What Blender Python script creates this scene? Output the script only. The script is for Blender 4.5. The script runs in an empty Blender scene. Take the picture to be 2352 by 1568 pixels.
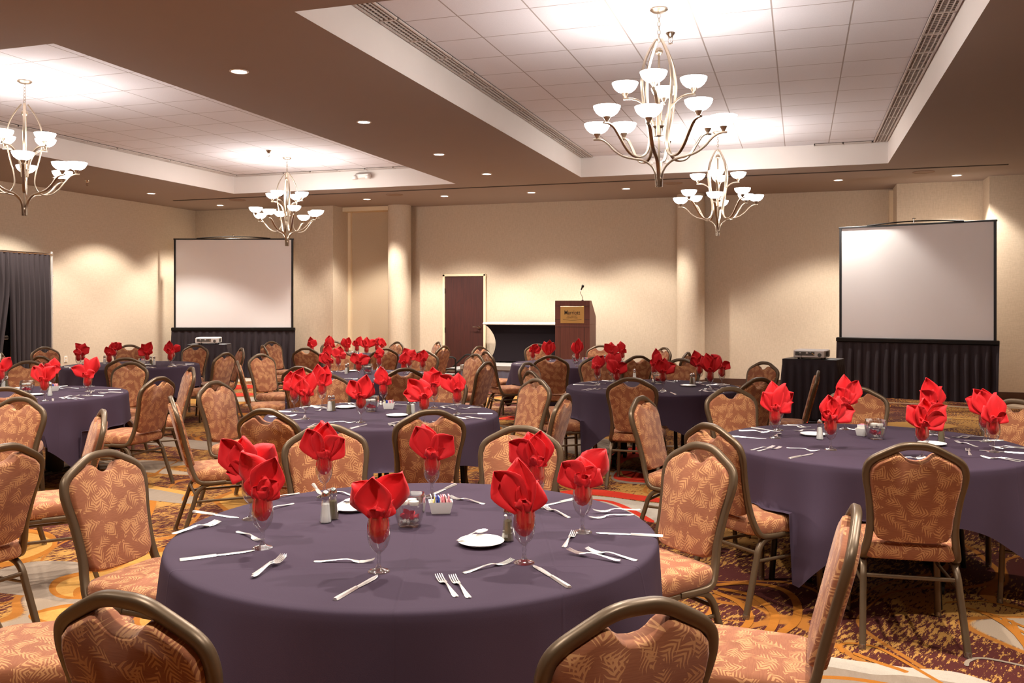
import bpy, math, random
from mathutils import Vector, Matrix
random.seed(7)
PI = math.pi
col = bpy.context.scene.collection
# ------------------------------------------------------------------ camera model (level camera, 2352x1568 frame)
F, H, CXP, HY = 2034.0, 1.58, 1176.0, 698.0
TH = math.atan((1838 - 1176) / F)
c_, s_ = math.cos(TH), math.sin(TH)
RIGHT = Vector((c_, s_, 0)); FWD = Vector((-s_, c_, 0))
def at(px, py, z):
    D = (z - H) * F / (HY - py); X = (px - CXP) / F * D
    return Vector((D * -s_ + X * c_, D * c_ + X * s_, z))
def cam_xd(p): return (c_ * p[0] + s_ * p[1], -s_ * p[0] + c_ * p[1])
def xd(X, D, z=0.0): return Vector((D * -s_ + X * c_, D * c_ + X * s_, z))

# ------------------------------------------------------------------ mesh builder
class MB:
    def __init__(self): self.v = []; self.f = []; self.m = []; self.uv = None
    def add(self, vs, fs, mi=0):
        o = len(self.v); self.v += [tuple(p) for p in vs]
        self.f += [tuple(i + o for i in f) for f in fs]; self.m += [mi] * len(fs)
        return self
    def box(self, c, s, rz=0.0, mi=0, bev=0.0):
        cx, cy, cz = c; x, y, z = s[0] / 2, s[1] / 2, s[2] / 2
        b = min(bev, x * .9, y * .9, z * .9)
        if b <= 0:
            vs = [(i * x, j * y, k * z) for k in (-1, 1) for j in (-1, 1) for i in (-1, 1)]
            fs = [(0, 2, 3, 1), (4, 5, 7, 6), (0, 1, 5, 4), (2, 6, 7, 3), (0, 4, 6, 2), (1, 3, 7, 5)]
        else:
            vs = []; fs = []
            for zz, ins in ((-z, b), (-z + b, 0), (z - b, 0), (z, b)):
                X, Y = x - ins, y - ins
                e = b * .6 if ins == 0 else b * .6
                vs += [(X, -Y + e, zz), (X, Y - e, zz), (X - e, Y, zz), (-X + e, Y, zz), (-X, Y - e, zz), (-X, -Y + e, zz), (-X + e, -Y, zz), (X - e, -Y, zz)]
            for k in range(3):
                for i in range(8):
                    j = (i + 1) % 8; fs.append((k * 8 + i, k * 8 + j, k * 8 + 8 + j, k * 8 + 8 + i))
            fs.append(tuple(range(7, -1, -1))); fs.append(tuple(range(24, 32)))
        ca, sa = math.cos(rz), math.sin(rz)
        return self.add([(cx + p[0] * ca - p[1] * sa, cy + p[0] * sa + p[1] * ca, cz + p[2]) for p in vs], fs, mi)
    def lathe(self, prof, n=24, c=(0, 0, 0), mi=0, fn=None, closed=False):
        vs = []; fs = []; k = len(prof)
        for r, z in prof:
            for i in range(n):
                a = 2 * PI * i / n
                rr = fn(r, z, a) if fn else r
                vs.append((c[0] + rr * math.cos(a), c[1] + rr * math.sin(a), c[2] + z))
        for j in range(k - 1):
            for i in range(n):
                i2 = (i + 1) % n
                fs.append((j * n + i, j * n + i2, j * n + n + i2, j * n + n + i))
        if closed:
            fs.append(tuple(range(n - 1, -1, -1))); fs.append(tuple((k - 1) * n + i for i in range(n)))
        return self.add(vs, fs, mi)
    def sweep(self, path, sec, n0=None, caps=True, mi=0, closed=False):
        P = [Vector(p) for p in path]; N = len(P)
        T = []
        for i in range(N):
            a = P[i - 1] if (i > 0 or closed) else P[i]; b = P[(i + 1) % N] if (i < N - 1 or closed) else P[i]
            t = (b - a); T.append(t.normalized() if t.length > 1e-9 else Vector((0, 0, 1)))
        if n0 is None:
            n0 = Vector((0, 0, 1)) if abs(T[0].z) < .9 else Vector((0, 1, 0))
        n = Vector(n0); vs = []; m = len(sec)
        for i in range(N):
            n = n - T[i] * n.dot(T[i])
            n = n.normalized() if n.length > 1e-6 else T[i].orthogonal().normalized()
            b = T[i].cross(n)
            for (u, w) in sec: vs.append(P[i] + n * u + b * w)
        fs = []
        for i in range(N if closed else N - 1):
            i2 = (i + 1) % N
            for j in range(m):
                j2 = (j + 1) % m; fs.append((i * m + j, i * m + j2, i2 * m + j2, i2 * m + j))
        if caps and not closed:
            fs.append(tuple(range(m - 1, -1, -1))); fs.append(tuple((N - 1) * m + j for j in range(m)))
        return self.add(vs, fs, mi)
    def cyl(self, a, b, r, n=12, r2=None, mi=0):
        a = Vector(a); b = Vector(b); t = (b - a).normalized(); u = t.orthogonal().normalized(); w = t.cross(u)
        r2 = r if r2 is None else r2
        vs = [a + (u * math.cos(2 * PI * i / n) + w * math.sin(2 * PI * i / n)) * r for i in range(n)] + \
             [b + (u * math.cos(2 * PI * i / n) + w * math.sin(2 * PI * i / n)) * r2 for i in range(n)]
        fs = [(i, (i + 1) % n, n + (i + 1) % n, n + i) for i in range(n)] + [tuple(range(n - 1, -1, -1)), tuple(range(n, 2 * n))]
        return self.add(vs, fs, mi)
    def ball(self, c, r, n=12, sz=1.0, mi=0):
        prof = [(max(1e-4, r * math.sin(PI * k / 8)), -r * sz * math.cos(PI * k / 8)) for k in range(9)]
        return self.lathe(prof, n, c, mi)
    def build(self, name, mats, parent=None, smooth=40, loc=None, uvfn=None):
        me = bpy.data.meshes.new(name); me.from_pydata(self.v, [], self.f); me.update()
        mats = mats if isinstance(mats, (list, tuple)) else [mats]
        for m in mats: me.materials.append(m)
        if len(mats) > 1: me.polygons.foreach_set('material_index', self.m)
        if uvfn:
            uvl = me.uv_layers.new(name='UVMap')
            for p in me.polygons:
                for li in p.loop_indices:
                    uvl.data[li].uv = uvfn(me.vertices[me.loops[li].vertex_index].co, p.normal)
        if smooth:
            me.polygons.foreach_set('use_smooth', [True] * len(me.polygons))
            try: me.set_sharp_from_angle(angle=math.radians(smooth))
            except Exception: pass
        me.update()
        o = bpy.data.objects.new(name, me); col.objects.link(o)
        if parent: o.parent = parent
        if loc is not None: o.location = loc
        return o
def circ(r, n=8): return [(r * math.cos(2 * PI * i / n), r * math.sin(2 * PI * i / n)) for i in range(n)]
def rrect(a, b, r):
    out = []
    for sx, sy, a0 in ((1, 1, 0), (-1, 1, 90), (-1, -1, 180), (1, -1, 270)):
        for d in (10, 80):
            t = math.radians(a0 + d); out.append((sx * (a - r) + r * math.cos(t), sy * (b - r) + r * math.sin(t)))
    return out
def spline(P, n=5):
    P = [Vector(p) for p in P]; out = []
    for i in range(len(P) - 1):
        p0 = P[max(i - 1, 0)]; p1 = P[i]; p2 = P[i + 1]; p3 = P[min(i + 2, len(P) - 1)]
        for k in range(n):
            t = k / n
            out.append(.5 * ((2 * p1) + (p2 - p0) * t + (2 * p0 - 5 * p1 + 4 * p2 - p3) * t * t + (3 * p1 - p0 - 3 * p2 + p3) * t ** 3))
    out.append(P[-1]); return out
def tag(o, label, cat, group=None, kind=None):
    o['label'] = label; o['category'] = cat
    if group: o['group'] = group
    if kind: o['kind'] = kind
    n = len(label.split())
    if not 4 <= n <= 16: print('LABELLEN', n, label)
    return o
def struct(o): o['kind'] = 'structure'; return o
def thing(name, loc, label, cat, rz=0.0, group=None):
    o = bpy.data.objects.new(name, None); col.objects.link(o); o.empty_display_size = .1
    o.location = loc; o.rotation_euler = (0, 0, rz)
    return tag(o, label, cat, group)
def copy_tree(o, parent=None):
    c = o.copy(); col.objects.link(c)
    if parent: c.parent = parent
    for ch in list(o.children): copy_tree(ch, c)
    return c

# ------------------------------------------------------------------ materials
def srgb(r, g, b):
    f = lambda v: (v / 255 / 12.92) if v <= 10 else ((v / 255 + .055) / 1.055) ** 2.4
    return (f(r), f(g), f(b), 1)
class NT:
    def __init__(self, name):
        self.mat = bpy.data.materials.new(name); self.mat.use_nodes = True
        self.t = self.mat.node_tree; self.b = self.t.nodes['Principled BSDF']
    def n(self, ty, **kw):
        x = self.t.nodes.new(ty)
        for k, v in kw.items(): setattr(x, k, v)
        return x
    def link(self, a, b): self.t.links.new(a, b)
    def inp(self, sock, v):
        if hasattr(v, 'is_output') or isinstance(v, bpy.types.NodeSocket): self.link(v, sock)
        else: sock.default_value = v
    def m(self, op, a, b=None, c=None, clamp=False):
        x = self.n('ShaderNodeMath', operation=op); x.use_clamp = clamp
        self.inp(x.inputs[0], a)
        if b is not None: self.inp(x.inputs[1], b)
        if c is not None: self.inp(x.inputs[2], c)
        return x.outputs[0]
    def vm(self, op, a, b=None):
        x = self.n('ShaderNodeVectorMath', operation=op); self.inp(x.inputs[0], a)
        if b is not None: self.inp(x.inputs[1], b)
        return x.outputs[0]
    def mix(self, f, a, b):
        x = self.n('ShaderNodeMix', data_type='RGBA'); self.inp(x.inputs[0], f); self.inp(x.inputs[6], a); self.inp(x.inputs[7], b)
        return x.outputs[2]
    def noise(self, vec, scale, detail=2, rough=.5, dist=0, dims='3D'):
        x = self.n('ShaderNodeTexNoise', noise_dimensions=dims); self.inp(x.inputs['Vector'], vec)
        x.inputs['Scale'].default_value = scale; x.inputs['Detail'].default_value = detail
        x.inputs['Roughness'].default_value = rough; x.inputs['Distortion'].default_value = dist
        return x.outputs[0]
    def mapping(self, vec, loc=(0, 0, 0), rot=(0, 0, 0), scale=(1, 1, 1)):
        x = self.n('ShaderNodeMapping'); self.inp(x.inputs[0], vec)
        x.inputs[1].default_value = loc; x.inputs[2].default_value = rot; x.inputs[3].default_value = scale
        return x.outputs[0]
    def step(self, v, lo, hi):
        x = self.n('ShaderNodeMapRange'); self.inp(x.inputs[0], v); x.inputs[1].default_value = lo; x.inputs[2].default_value = hi
        return x.outputs[0]
    def obj(self): return self.n('ShaderNodeTexCoord').outputs['Object']
    def pos(self): return self.n('ShaderNodeNewGeometry').outputs['Position']
    def uv(self): return self.n('ShaderNodeTexCoord').outputs['UV']
    def sep(self, v):
        x = self.n('ShaderNodeSeparateXYZ'); self.inp(x.inputs[0], v); return x.outputs
    def comb(self, x, y, z=0.0):
        k = self.n('ShaderNodeCombineXYZ')
        for i, v in enumerate((x, y, z)): self.inp(k.inputs[i], v)
        return k.outputs[0]
    def bump(self, h, strength=.3, dist=.01):
        x = self.n('ShaderNodeBump'); x.inputs['Strength'].default_value = strength; x.inputs['Distance'].default_value = dist
        self.inp(x.inputs['Height'], h); self.link(x.outputs[0], self.b.inputs['Normal'])
    def color(self, c): self.inp(self.b.inputs['Base Color'], c)
    def set(self, **kw):
        for k, v in kw.items(): self.b.inputs[k.replace('_', ' ')].default_value = v
        return self
M = {}
def simple(name, c, rough=.5, metal=0.0, vary=.08, scale=30, spec=.5):
    t = NT(name); t.set(Roughness=rough, Metallic=metal)
    t.b.inputs['Specular IOR Level'].default_value = spec
    n = t.noise(t.obj(), scale, 3)
    d = tuple(max(0, v * (1 - vary)) for v in c[:3]) + (1,); l = tuple(min(1, v * (1 + vary)) for v in c[:3]) + (1,)
    t.color(t.mix(n, d, l)); M[name] = t.mat; return t
def emis(name, c, s):
    t = NT(name); t.color(c); t.b.inputs['Emission Color'].default_value = c; t.b.inputs['Emission Strength'].default_value = s
    n = t.noise(t.obj(), 12, 1); t.b.inputs['Roughness'].default_value = .4
    t.link(t.m('MULTIPLY_ADD', n, .04 * s, s * .98), t.b.inputs['Emission Strength'])
    M[name] = t.mat

simple('frame', (.125, .080, .045, 1), .38, .45, .05, 60)
simple('glide', srgb(150, 145, 140), .25, .9)
simple('dark_wood', srgb(94, 40, 26), .45, 0, .15, 8)
simple('black_plastic', srgb(24, 22, 24), .4)
simple('black_metal', srgb(32, 29, 27), .35, .5)
simple('rubber', srgb(18, 18, 18), .7)
simple('chrome', srgb(215, 210, 205), .12, 1)
simple('steel', srgb(236, 232, 228), .34, .8, .03)
simple('nickel', srgb(168, 152, 134), .34, 1, .04)
simple('white_ceramic', srgb(240, 238, 232), .2, 0, .02)
simple('white_plastic', srgb(232, 226, 220), .4, 0, .02)
simple('grey_plastic', srgb(96, 92, 86), .5)
simple('screen_cloth', srgb(238, 234, 235), .8, 0, .015, 2)
simple('skirt_cloth', srgb(44, 34, 40), .85, 0, .1, 80)
simple('drape_cloth', srgb(48, 38, 41), .85, 0, .12, 80)
simple('spandex', srgb(26, 19, 22), .9, 0, .05, 10, .1)
simple('stage_skirt', srgb(98, 98, 116), .85, 0, .05, 60)
simple('stage_top', srgb(140, 136, 132), .6, 0, .05, 20)
simple('gold', (.80, .50, .17, 1), .32, .85, .06, 3)
simple('plaque_ink', srgb(40, 22, 14), .5)
simple('salt', srgb(245, 245, 242), .6, 0, .05, 300)
simple('pepper', srgb(120, 108, 84), .8, 0, .5, 700)
simple('petal', srgb(190, 20, 36), .5, 0, .3, 60)
simple('pebble', srgb(222, 218, 214), .15)
simple('packet_pink', srgb(240, 160, 170), .6, 0, .15, 90)
simple('packet_white', srgb(240, 236, 228), .6, 0, .1, 90)
simple('packet_blue', srgb(60, 80, 170), .6, 0, .3, 90)
simple('packet_yellow', srgb(236, 214, 110), .6, 0, .2, 90)
simple('trim_paint', srgb(226, 205, 172), .5, 0, .02, 6)
simple('baseboard', srgb(74, 44, 30), .5, 0, .15, 12)
simple('ceiling_white', srgb(236, 226, 222), .85, 0, .02, 4)
simple('grille', srgb(196, 184, 176), .6, 0, .05)
simple('grille_dark', srgb(70, 60, 55), .7)
simple('soffit', srgb(148, 131, 122), .9, 0, .02, 3)
simple('fascia', srgb(228, 220, 214), .85, 0, .02, 3)
simple('slit', srgb(60, 45, 36), .8)
simple('speaker_grey', srgb(138, 112, 94), .8)
simple('table_wood', srgb(150, 120, 90), .6, 0, .1, 6)
t = NT('bowl_glow'); em = t.n('ShaderNodeEmission'); em.inputs[0].default_value = (1, .95, .90, 1)
t.link(t.m('MULTIPLY_ADD', t.noise(t.obj(), 12, 1), 1.0, 26.0), em.inputs[1])
tp = t.n('ShaderNodeBsdfTransparent'); mx = t.n('ShaderNodeMixShader'); mx.inputs[0].default_value = .2
t.link(tp.outputs[0], mx.inputs[1]); t.link(em.outputs[0], mx.inputs[2]); t.link(mx.outputs[0], t.t.nodes['Material Output'].inputs[0]); M['bowl_glow'] = t.mat
emis('lens_glow', (1, .92, .82, 1), 14.0)
emis('led_red', (1, .05, .03, 1), 6.0)

# wall covering: woven vinyl
t = NT('wallcover'); p = t.pos(); xyz = t.sep(p)
w1 = t.noise(t.mapping(p, scale=(90, 90, 14)), 1.0, 2); w2 = t.noise(t.mapping(p, scale=(14, 14, 150)), 1.0, 2)
w = t.m('ADD', t.m('MULTIPLY', w1, .5), t.m('MULTIPLY', w2, .5))
t.color(t.mix(t.step(w, .35, .65), srgb(190, 172, 150), srgb(206, 188, 166))); t.set(Roughness=.85)
t.bump(w, .15, .003); M['wallcover'] = t.mat
# operable-wall panel, same family but a bit greyer
t = NT('panel_cloth'); p = t.pos()
w = t.noise(t.mapping(p, scale=(50, 50, 50)), 1.0, 3)
t.color(t.mix(w, srgb(184, 164, 138), srgb(198, 179, 153))); t.set(Roughness=.9); M['panel_cloth'] = t.mat
# wood with grain
def wood(name, c1, c2, rough=.4):
    t = NT(name); p = t.obj()
    g = t.noise(t.mapping(p, scale=(38, 38, 2.2)), 1.0, 4, .6, .6)
    t.color(t.mix(t.step(g, .3, .7), c1, c2)); t.set(Roughness=rough); M[name] = t.mat
wood('lectern_wood', srgb(80, 38, 28), srgb(98, 50, 38), .5)
wood('door_wood', srgb(50, 20, 16), srgb(70, 30, 24), .45)
# acoustic ceiling tiles (2 ft grid) - pattern inside the material
def tiles(name, x0, y0, pitch):
    t = NT(name); xyz = t.sep(t.pos())
    def ln(v, o):
        fr = t.m('FRACT', t.m('DIVIDE', t.m('SUBTRACT', v, o), pitch))
        d = t.m('ABSOLUTE', t.m('SUBTRACT', fr, .5))
        return t.step(d, .5 - .012, .5 - .008)
    g = t.m('MAXIMUM', ln(xyz[0], x0), ln(xyz[1], y0))
    n = t.noise(t.pos(), 160, 2)
    base = t.mix(n, srgb(206, 202, 206), srgb(222, 218, 222))
    t.color(t.mix(g, base, srgb(158, 146, 142))); t.set(Roughness=.9)
    t.bump(t.m('SUBTRACT', t.m('MULTIPLY', n, .3), g), .35, .008); M[name] = t.mat
tiles('tiles_right', .415, 7.69, .64); tiles('tiles_left', -8.07, 7.69, .64)

# chair fabric: frond sprigs
def fabric(name, ground, ground2, leaf):
    t = NT(name)
    uv = t.uv(); rnd = t.n('ShaderNodeObjectInfo').outputs['Random']
    uv = t.vm('ADD', uv, t.comb(t.m('MULTIPLY', rnd, 7.3), t.m('MULTIPLY', rnd, 3.1)))
    wn = t.n('ShaderNodeTexNoise'); t.inp(wn.inputs['Vector'], uv); wn.inputs['Scale'].default_value = 16; wn.inputs['Detail'].default_value = 1
    uv = t.vm('ADD', uv, t.vm('MULTIPLY', t.vm('SUBTRACT', wn.outputs['Color'], (.5, .5, .5)), (.03, .03, 0)))
    def layer(scale, off, L, nl):
        q = t.vm('ADD', uv, (off, off * 1.7, 0))
        vo = t.n('ShaderNodeTexVoronoi', voronoi_dimensions='2D', feature='F1'); t.inp(vo.inputs['Vector'], q)
        vo.inputs['Scale'].default_value = scale; vo.inputs['Randomness'].default_value = .55
        d = t.sep(t.vm('SUBTRACT', q, vo.outputs['Position'])); colr = t.sep(vo.outputs['Color'])
        an = t.m('MULTIPLY', colr[0], 6.283); ca, sa = t.m('COSINE', an), t.m('SINE', an)
        u = t.m('ADD', t.m('MULTIPLY', d[0], ca), t.m('MULTIPLY', d[1], sa))
        v0 = t.m('SUBTRACT', t.m('MULTIPLY', d[1], ca), t.m('MULTIPLY', d[0], sa))
        v = t.m('ABSOLUTE', t.m('SUBTRACT', v0, t.m('MULTIPLY', t.m('MULTIPLY', u, u), t.m('MULTIPLY_ADD', colr[1], 10.0, -5.0))))
        s = t.m('SUBTRACT', u, t.m('MULTIPLY', v, 1.05))                      # leaflets sweep forward from the stem
        un = t.m('DIVIDE', t.m('ADD', s, L), 2 * L, clamp=True)
        V = t.m('MULTIPLY', t.m('SINE', t.m('MULTIPLY', t.m('POWER', un, .75), PI)), L * .80)
        rel = t.m('DIVIDE', v, t.m('MAXIMUM', V, .0005), clamp=True)
        fr = t.m('ABSOLUTE', t.m('SUBTRACT', t.m('FRACT', t.m('DIVIDE', s, nl)), .5))
        wd = t.m('MULTIPLY', t.m('SUBTRACT', 1.0, t.m('POWER', rel, 1.8)), .34)
        return t.step(t.m('SUBTRACT', wd, fr), 0.0, .09)
    m = t.m('MAXIMUM', layer(12.0, 0, .040, .0150), layer(12.0, 13.37, .037, .0135))
    st = t.noise(t.mapping(t.uv(), scale=(30, 260, 1)), 1.0, 2)
    g = t.mix(t.step(st, .35, .65), ground, ground2)
    t.color(t.mix(m, g, leaf)); t.set(Roughness=.85); t.b.inputs['Sheen Weight'].default_value = .15
    t.bump(t.m('ADD', m, t.m('MULTIPLY', st, .4)), .12, .002); M[name] = t.mat
fabric('leaf_fabric', srgb(138, 78, 46), srgb(148, 88, 54), srgb(190, 134, 86))

# table cloth
t = NT('cloth'); p = t.obj(); xyz = t.sep(p)
wv = t.noise(t.mapping(p, scale=(420, 420, 420)), 1.0, 1); lg = t.noise(p, 3, 2)
cre = None
for ax, k in ((0, .0), (1, .0), (0, .46), (1, -.46)):
    d = t.m('ABSOLUTE', t.m('SUBTRACT', xyz[ax], k)); e = t.step(d, .006, .0)
    cre = e if cre is None else t.m('MAXIMUM', cre, e)
base = t.mix(lg, srgb(60, 47, 60), srgb(67, 53, 67))
t.color(t.mix(t.m('MULTIPLY', wv, .3), base, srgb(72, 58, 74))); t.set(Roughness=.8); t.b.inputs['Specular IOR Level'].default_value = .12
t.bump(t.m('ADD', t.m('MULTIPLY', wv, .15), t.m('ADD', cre, t.m('MULTIPLY', lg, 2.0))), .25, .006); M['cloth'] = t.mat
# napkin
t = NT('napkin'); p = t.obj()
wv = t.noise(p, 500, 1); lg = t.noise(p, 14, 2)
t.color(t.mix(lg, srgb(208, 6, 18), srgb(228, 14, 28))); t.set(Roughness=.7); t.b.inputs['Sheen Weight'].default_value = .1
t.b.inputs['Subsurface Weight'].default_value = 0
t.bump(t.m('ADD', t.m('MULTIPLY', wv, .2), lg), .15, .004); M['napkin'] = t.mat
# thin clear glass
t = NT('clear_glass'); tr = t.n('ShaderNodeBsdfTransparent'); gl = t.n('ShaderNodeBsdfGlossy'); gl.inputs['Roughness'].default_value = .03
lw = t.n('ShaderNodeLayerWeight'); lw.inputs[0].default_value = .42
nn = t.noise(t.obj(), 40, 1)
mx = t.n('ShaderNodeMixShader'); tr.inputs[0].default_value = (.96, .96, .95, 1)
t.link(t.m('MULTIPLY_ADD', lw.outputs['Facing'], .85, t.m('MULTIPLY', nn, .14)), mx.inputs[0])
t.link(tr.outputs[0], mx.inputs[1]); t.link(gl.outputs[0], mx.inputs[2])
t.link(mx.outputs[0], t.t.nodes['Material Output'].inputs[0]); M['clear_glass'] = t.mat

# carpet
t = NT('carpet'); p = t.pos()
p2 = t.mapping(p, rot=(0, 0, .35))
wob = t.n('ShaderNodeTexNoise'); t.inp(wob.inputs['Vector'], p); wob.inputs['Scale'].default_value = .55; wob.inputs['Detail'].default_value = 1
pw = t.vm('ADD', p, t.vm('MULTIPLY', wob.outputs['Color'], (1.6, 1.6, 0)))
fleck = t.noise(t.mapping(p2, scale=(52, 11, 1)), 1.0, 4, .75)
area = t.noise(p, 1.1, 3, .6)
fm = t.step(t.m('ADD', fleck, t.m('MULTIPLY', t.m('SUBTRACT', area, .5), .7)), .52, .535)
base = t.mix(fm, srgb(76, 33, 31), srgb(176, 128, 66))
f1 = t.noise(pw, .5, 0)
def band(f, k, w, s=.012):
    return t.step(t.m('ABSOLUTE', t.m('SUBTRACT', f, k)), w + s * .3, w)
gold = t.step(f1, .68, .685); gold2 = t.noise(t.mapping(p, scale=(40, 40, 1)), 1.0, 2)
base = t.mix(gold, base, t.mix(gold2, srgb(172, 118, 52), srgb(192, 146, 78)))
f2 = t.noise(t.vm('ADD', pw, (7.7, 3.3, 0)), .42, 0)
base = t.mix(band(f2, .44, .012), base, srgb(160, 140, 120))
base = t.mix(t.step(t.noise(t.vm('ADD', pw, (-4.2, 9.1, 0)), .75, 0),   .85, .86), base, srgb(176, 50, 34))
for k, w in ((.68, .005), (.62, .003), (.52, .0022), (.36, .0022)):
    base = t.mix(band(f1, k, w, .004), base, srgb(160, 98, 38))
for k, w in ((.458, .0025), (.42, .0025), (.58, .0022), (.62, .002)):
    base = t.mix(band(f2, k, w, .004), base, srgb(160, 100, 40))
fib = t.noise(p, 260, 2)
t.color(t.mix(t.m('MULTIPLY', fib, .35), base, srgb(60, 36, 28))); t.set(Roughness=.95); t.b.inputs['Specular IOR Level'].default_value = .1
t.bump(fib, .3, .004); M['carpet'] = t.mat
def carpet_flat(name, c1, c2, sc=40, st=(1, 1, 1)):
    t = NT(name); p = t.pos(); n = t.noise(t.mapping(p, scale=st), sc, 3); fib = t.noise(p, 260, 2)
    t.color(t.mix(t.m('MULTIPLY', fib, .3), t.mix(n, c1, c2), srgb(60, 40, 30))); t.set(Roughness=.95); t.b.inputs['Specular IOR Level'].default_value = .1
    t.bump(fib, .3, .004); M[name] = t.mat
carpet_flat('carpet_gold', srgb(178, 124, 56), srgb(196, 150, 82))
carpet_flat('carpet_ochre', srgb(158, 94, 30), srgb(172, 108, 40))
carpet_flat('carpet_grey', srgb(134, 117, 102), srgb(152, 135, 119), 8, (6, 1, 1))
carpet_flat('carpet_beige', srgb(172, 160, 146), srgb(186, 174, 160))
carpet_flat('carpet_red', srgb(190, 44, 28), srgb(206, 60, 40))
carpet_flat('carpet_maroon', srgb(84, 36, 32), srgb(100, 44, 36))
# ------------------------------------------------------------------ ROOM
ZC, ZT = 3.70, 4.04
XL, XR, YB, YF = -13.1, 4.0, 17.72, -2.6
TR = (-3.49, 1.26, 5.62, 14.45); TL = (-10.36, -5.78, 5.70, 14.55)
# floor (pattern shapes of the carpet are faces of the same mesh)
fm = MB(); fm.add([(XL - .2, YF - .2, 0), (XR + .2, YF - .2, 0), (XR + .2, YB + .3, 0), (XL - .2, YB + .3, 0)], [(0, 1, 2, 3)], 0)
CM = ['carpet', 'carpet_gold', 'carpet_ochre', 'carpet_grey', 'carpet_beige', 'carpet_red', 'carpet_maroon']
_lv = [0.0004]
def inlay(pts, mat, smooth=True):
    _lv[0] += .00006
    P = [at(x, y, 0) for x, y in pts]
    if smooth:
        Q = []; n = len(P)
        for i in range(n):
            p0, p1, p2, p3 = P[i - 1], P[i], P[(i + 1) % n], P[(i + 2) % n]
            for k in range(5):
                t = k / 5; Q.append(.5 * ((2 * p1) + (p2 - p0) * t + (2 * p0 - 5 * p1 + 4 * p2 - p3) * t * t + (3 * p1 - p0 - 3 * p2 + p3) * t ** 3))
        P = Q
    fm.add([(q.x, q.y, _lv[0]) for q in P], [tuple(range(len(P)))], CM.index(mat))
def stroke(pts, wpx, mat):
    """a woven line of the carpet: pts in the floor plane, width in metres"""
    _lv[0] += .00006
    P = spline([at(x, y, 0) for x, y in pts], 6); L = []; R_ = []
    for i in range(len(P)):
        d = (P[min(i + 1, len(P) - 1)] - P[max(i - 1, 0)]).normalized(); nrm = Vector((-d.y, d.x, 0)); w = wpx / 2 * (1 if 0 < i < len(P) - 1 else .3)
        L.append(P[i] + nrm * w); R_.append(P[i] - nrm * w)
    n = len(P); fm.add([(q.x, q.y, _lv[0]) for q in L + R_], [(i, i + 1, n + i + 1, n + i) for i in range(n - 1)], CM.index(mat))
# left foreground: grey river, gold teardrops
inlay([(-60, 1330), (60, 1292), (170, 1290), (250, 1310), (330, 1335), (330, 1385), (180, 1385), (60, 1368), (-60, 1352)], 'carpet_grey')
inlay([(-80, 1230), (30, 1214), (110, 1222), (132, 1248), (90, 1280), (20, 1300), (-80, 1300)], 'carpet_ochre')
inlay([(-80, 1236), (25, 1222), (98, 1230), (120, 1250), (80, 1274), (15, 1290), (-80, 1292)], 'carpet_gold')
stroke([(-20, 1236), (50, 1240), (58, 1254), (20, 1268), (-40, 1274)], .05, 'carpet_ochre')
inlay([(112, 1352), (130, 1328), (190, 1312), (260, 1300), (340, 1262), (420, 1262), (400, 1330), (300, 1372), (200, 1376), (135, 1372)], 'carpet_ochre')
inlay([(128, 1352), (145, 1334), (200, 1318), (262, 1307), (340, 1272), (400, 1272), (380, 1330), (290, 1364), (200, 1370), (148, 1368)], 'carpet_gold')
stroke([(340, 1285), (250, 1335), (185, 1350), (180, 1372)], .045, 'carpet_ochre')
inlay([(66, 1412), (110, 1396), (170, 1386), (240, 1392), (240, 1440), (120, 1440), (80, 1428)], 'carpet_ochre')
inlay([(80, 1412), (115, 1402), (175, 1393), (230, 1398), (225, 1425), (130, 1428), (95, 1422)], 'carpet_gold')
inlay([(-60, 1462), (60, 1455), (160, 1462), (160, 1640), (-60, 1640)], 'carpet_ochre')
inlay([(-60, 1472), (60, 1464), (140, 1472), (140, 1640), (-60, 1640)], 'carpet_gold')
stroke([(290, 1235), (330, 1200), (352, 1150), (338, 1110)], .05, 'carpet_ochre')
# strip of pale gold and grey behind the left chairs
inlay([(300, 1112), (360, 1120), (440, 1134), (440, 1156), (360, 1150), (290, 1140)], 'carpet_grey')
stroke([(300, 1112), (370, 1122), (445, 1136)], .09, 'carpet_gold')
stroke([(420, 1150), (460, 1108), (520, 1096), (560, 1110)], .05, 'carpet_ochre')
stroke([(440, 1140), (490, 1108), (530, 1118), (545, 1140)], .04, 'carpet_ochre')
inlay([(330, 1000), (420, 1008), (520, 1020), (520, 1036), (420, 1028), (330, 1018)], 'carpet_grey')
# centre right: red flower and arcs
inlay([(1404, 1094), (1420, 1078), (1460, 1080), (1500, 1092), (1540, 1100), (1540, 1112), (1470, 1112), (1416, 1106)], 'carpet_grey')
inlay([(1409, 1094), (1422, 1082), (1460, 1084), (1500, 1096), (1532, 1103), (1532, 1109), (1470, 1108), (1420, 1102)], 'carpet_red')
stroke([(1422, 1080), (1430, 1092), (1450, 1098)], .03, 'carpet_gold')
inlay([(1380, 1062), (1400, 1046), (1440, 1030), (1490, 1026), (1530, 1032), (1500, 1046), (1450, 1052), (1420, 1066)], 'carpet_red')
stroke([(1390, 1058), (1440, 1040), (1500, 1034)], .03, 'carpet_ochre')
inlay([(1290, 1128), (1370, 1124), (1460, 1136), (1524, 1146), (1524, 1154), (1440, 1146), (1360, 1136), (1290, 1136)], 'carpet_red')
inlay([(1330, 1138), (1400, 1142), (1470, 1152), (1520, 1160), (1510, 1200), (1440, 1180), (1380, 1156)], 'carpet_beige')
stroke([(1350, 1148), (1400, 1152), (1450, 1172), (1500, 1200)], .06, 'carpet_red')
stroke([(1270, 1130), (1340, 1150), (1420, 1176), (1500, 1220)], .03, 'carpet_gold')
inlay([(1310, 1000), (1400, 1010), (1400, 1040), (1330, 1044), (1290, 1030)], 'carpet_grey')
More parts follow.
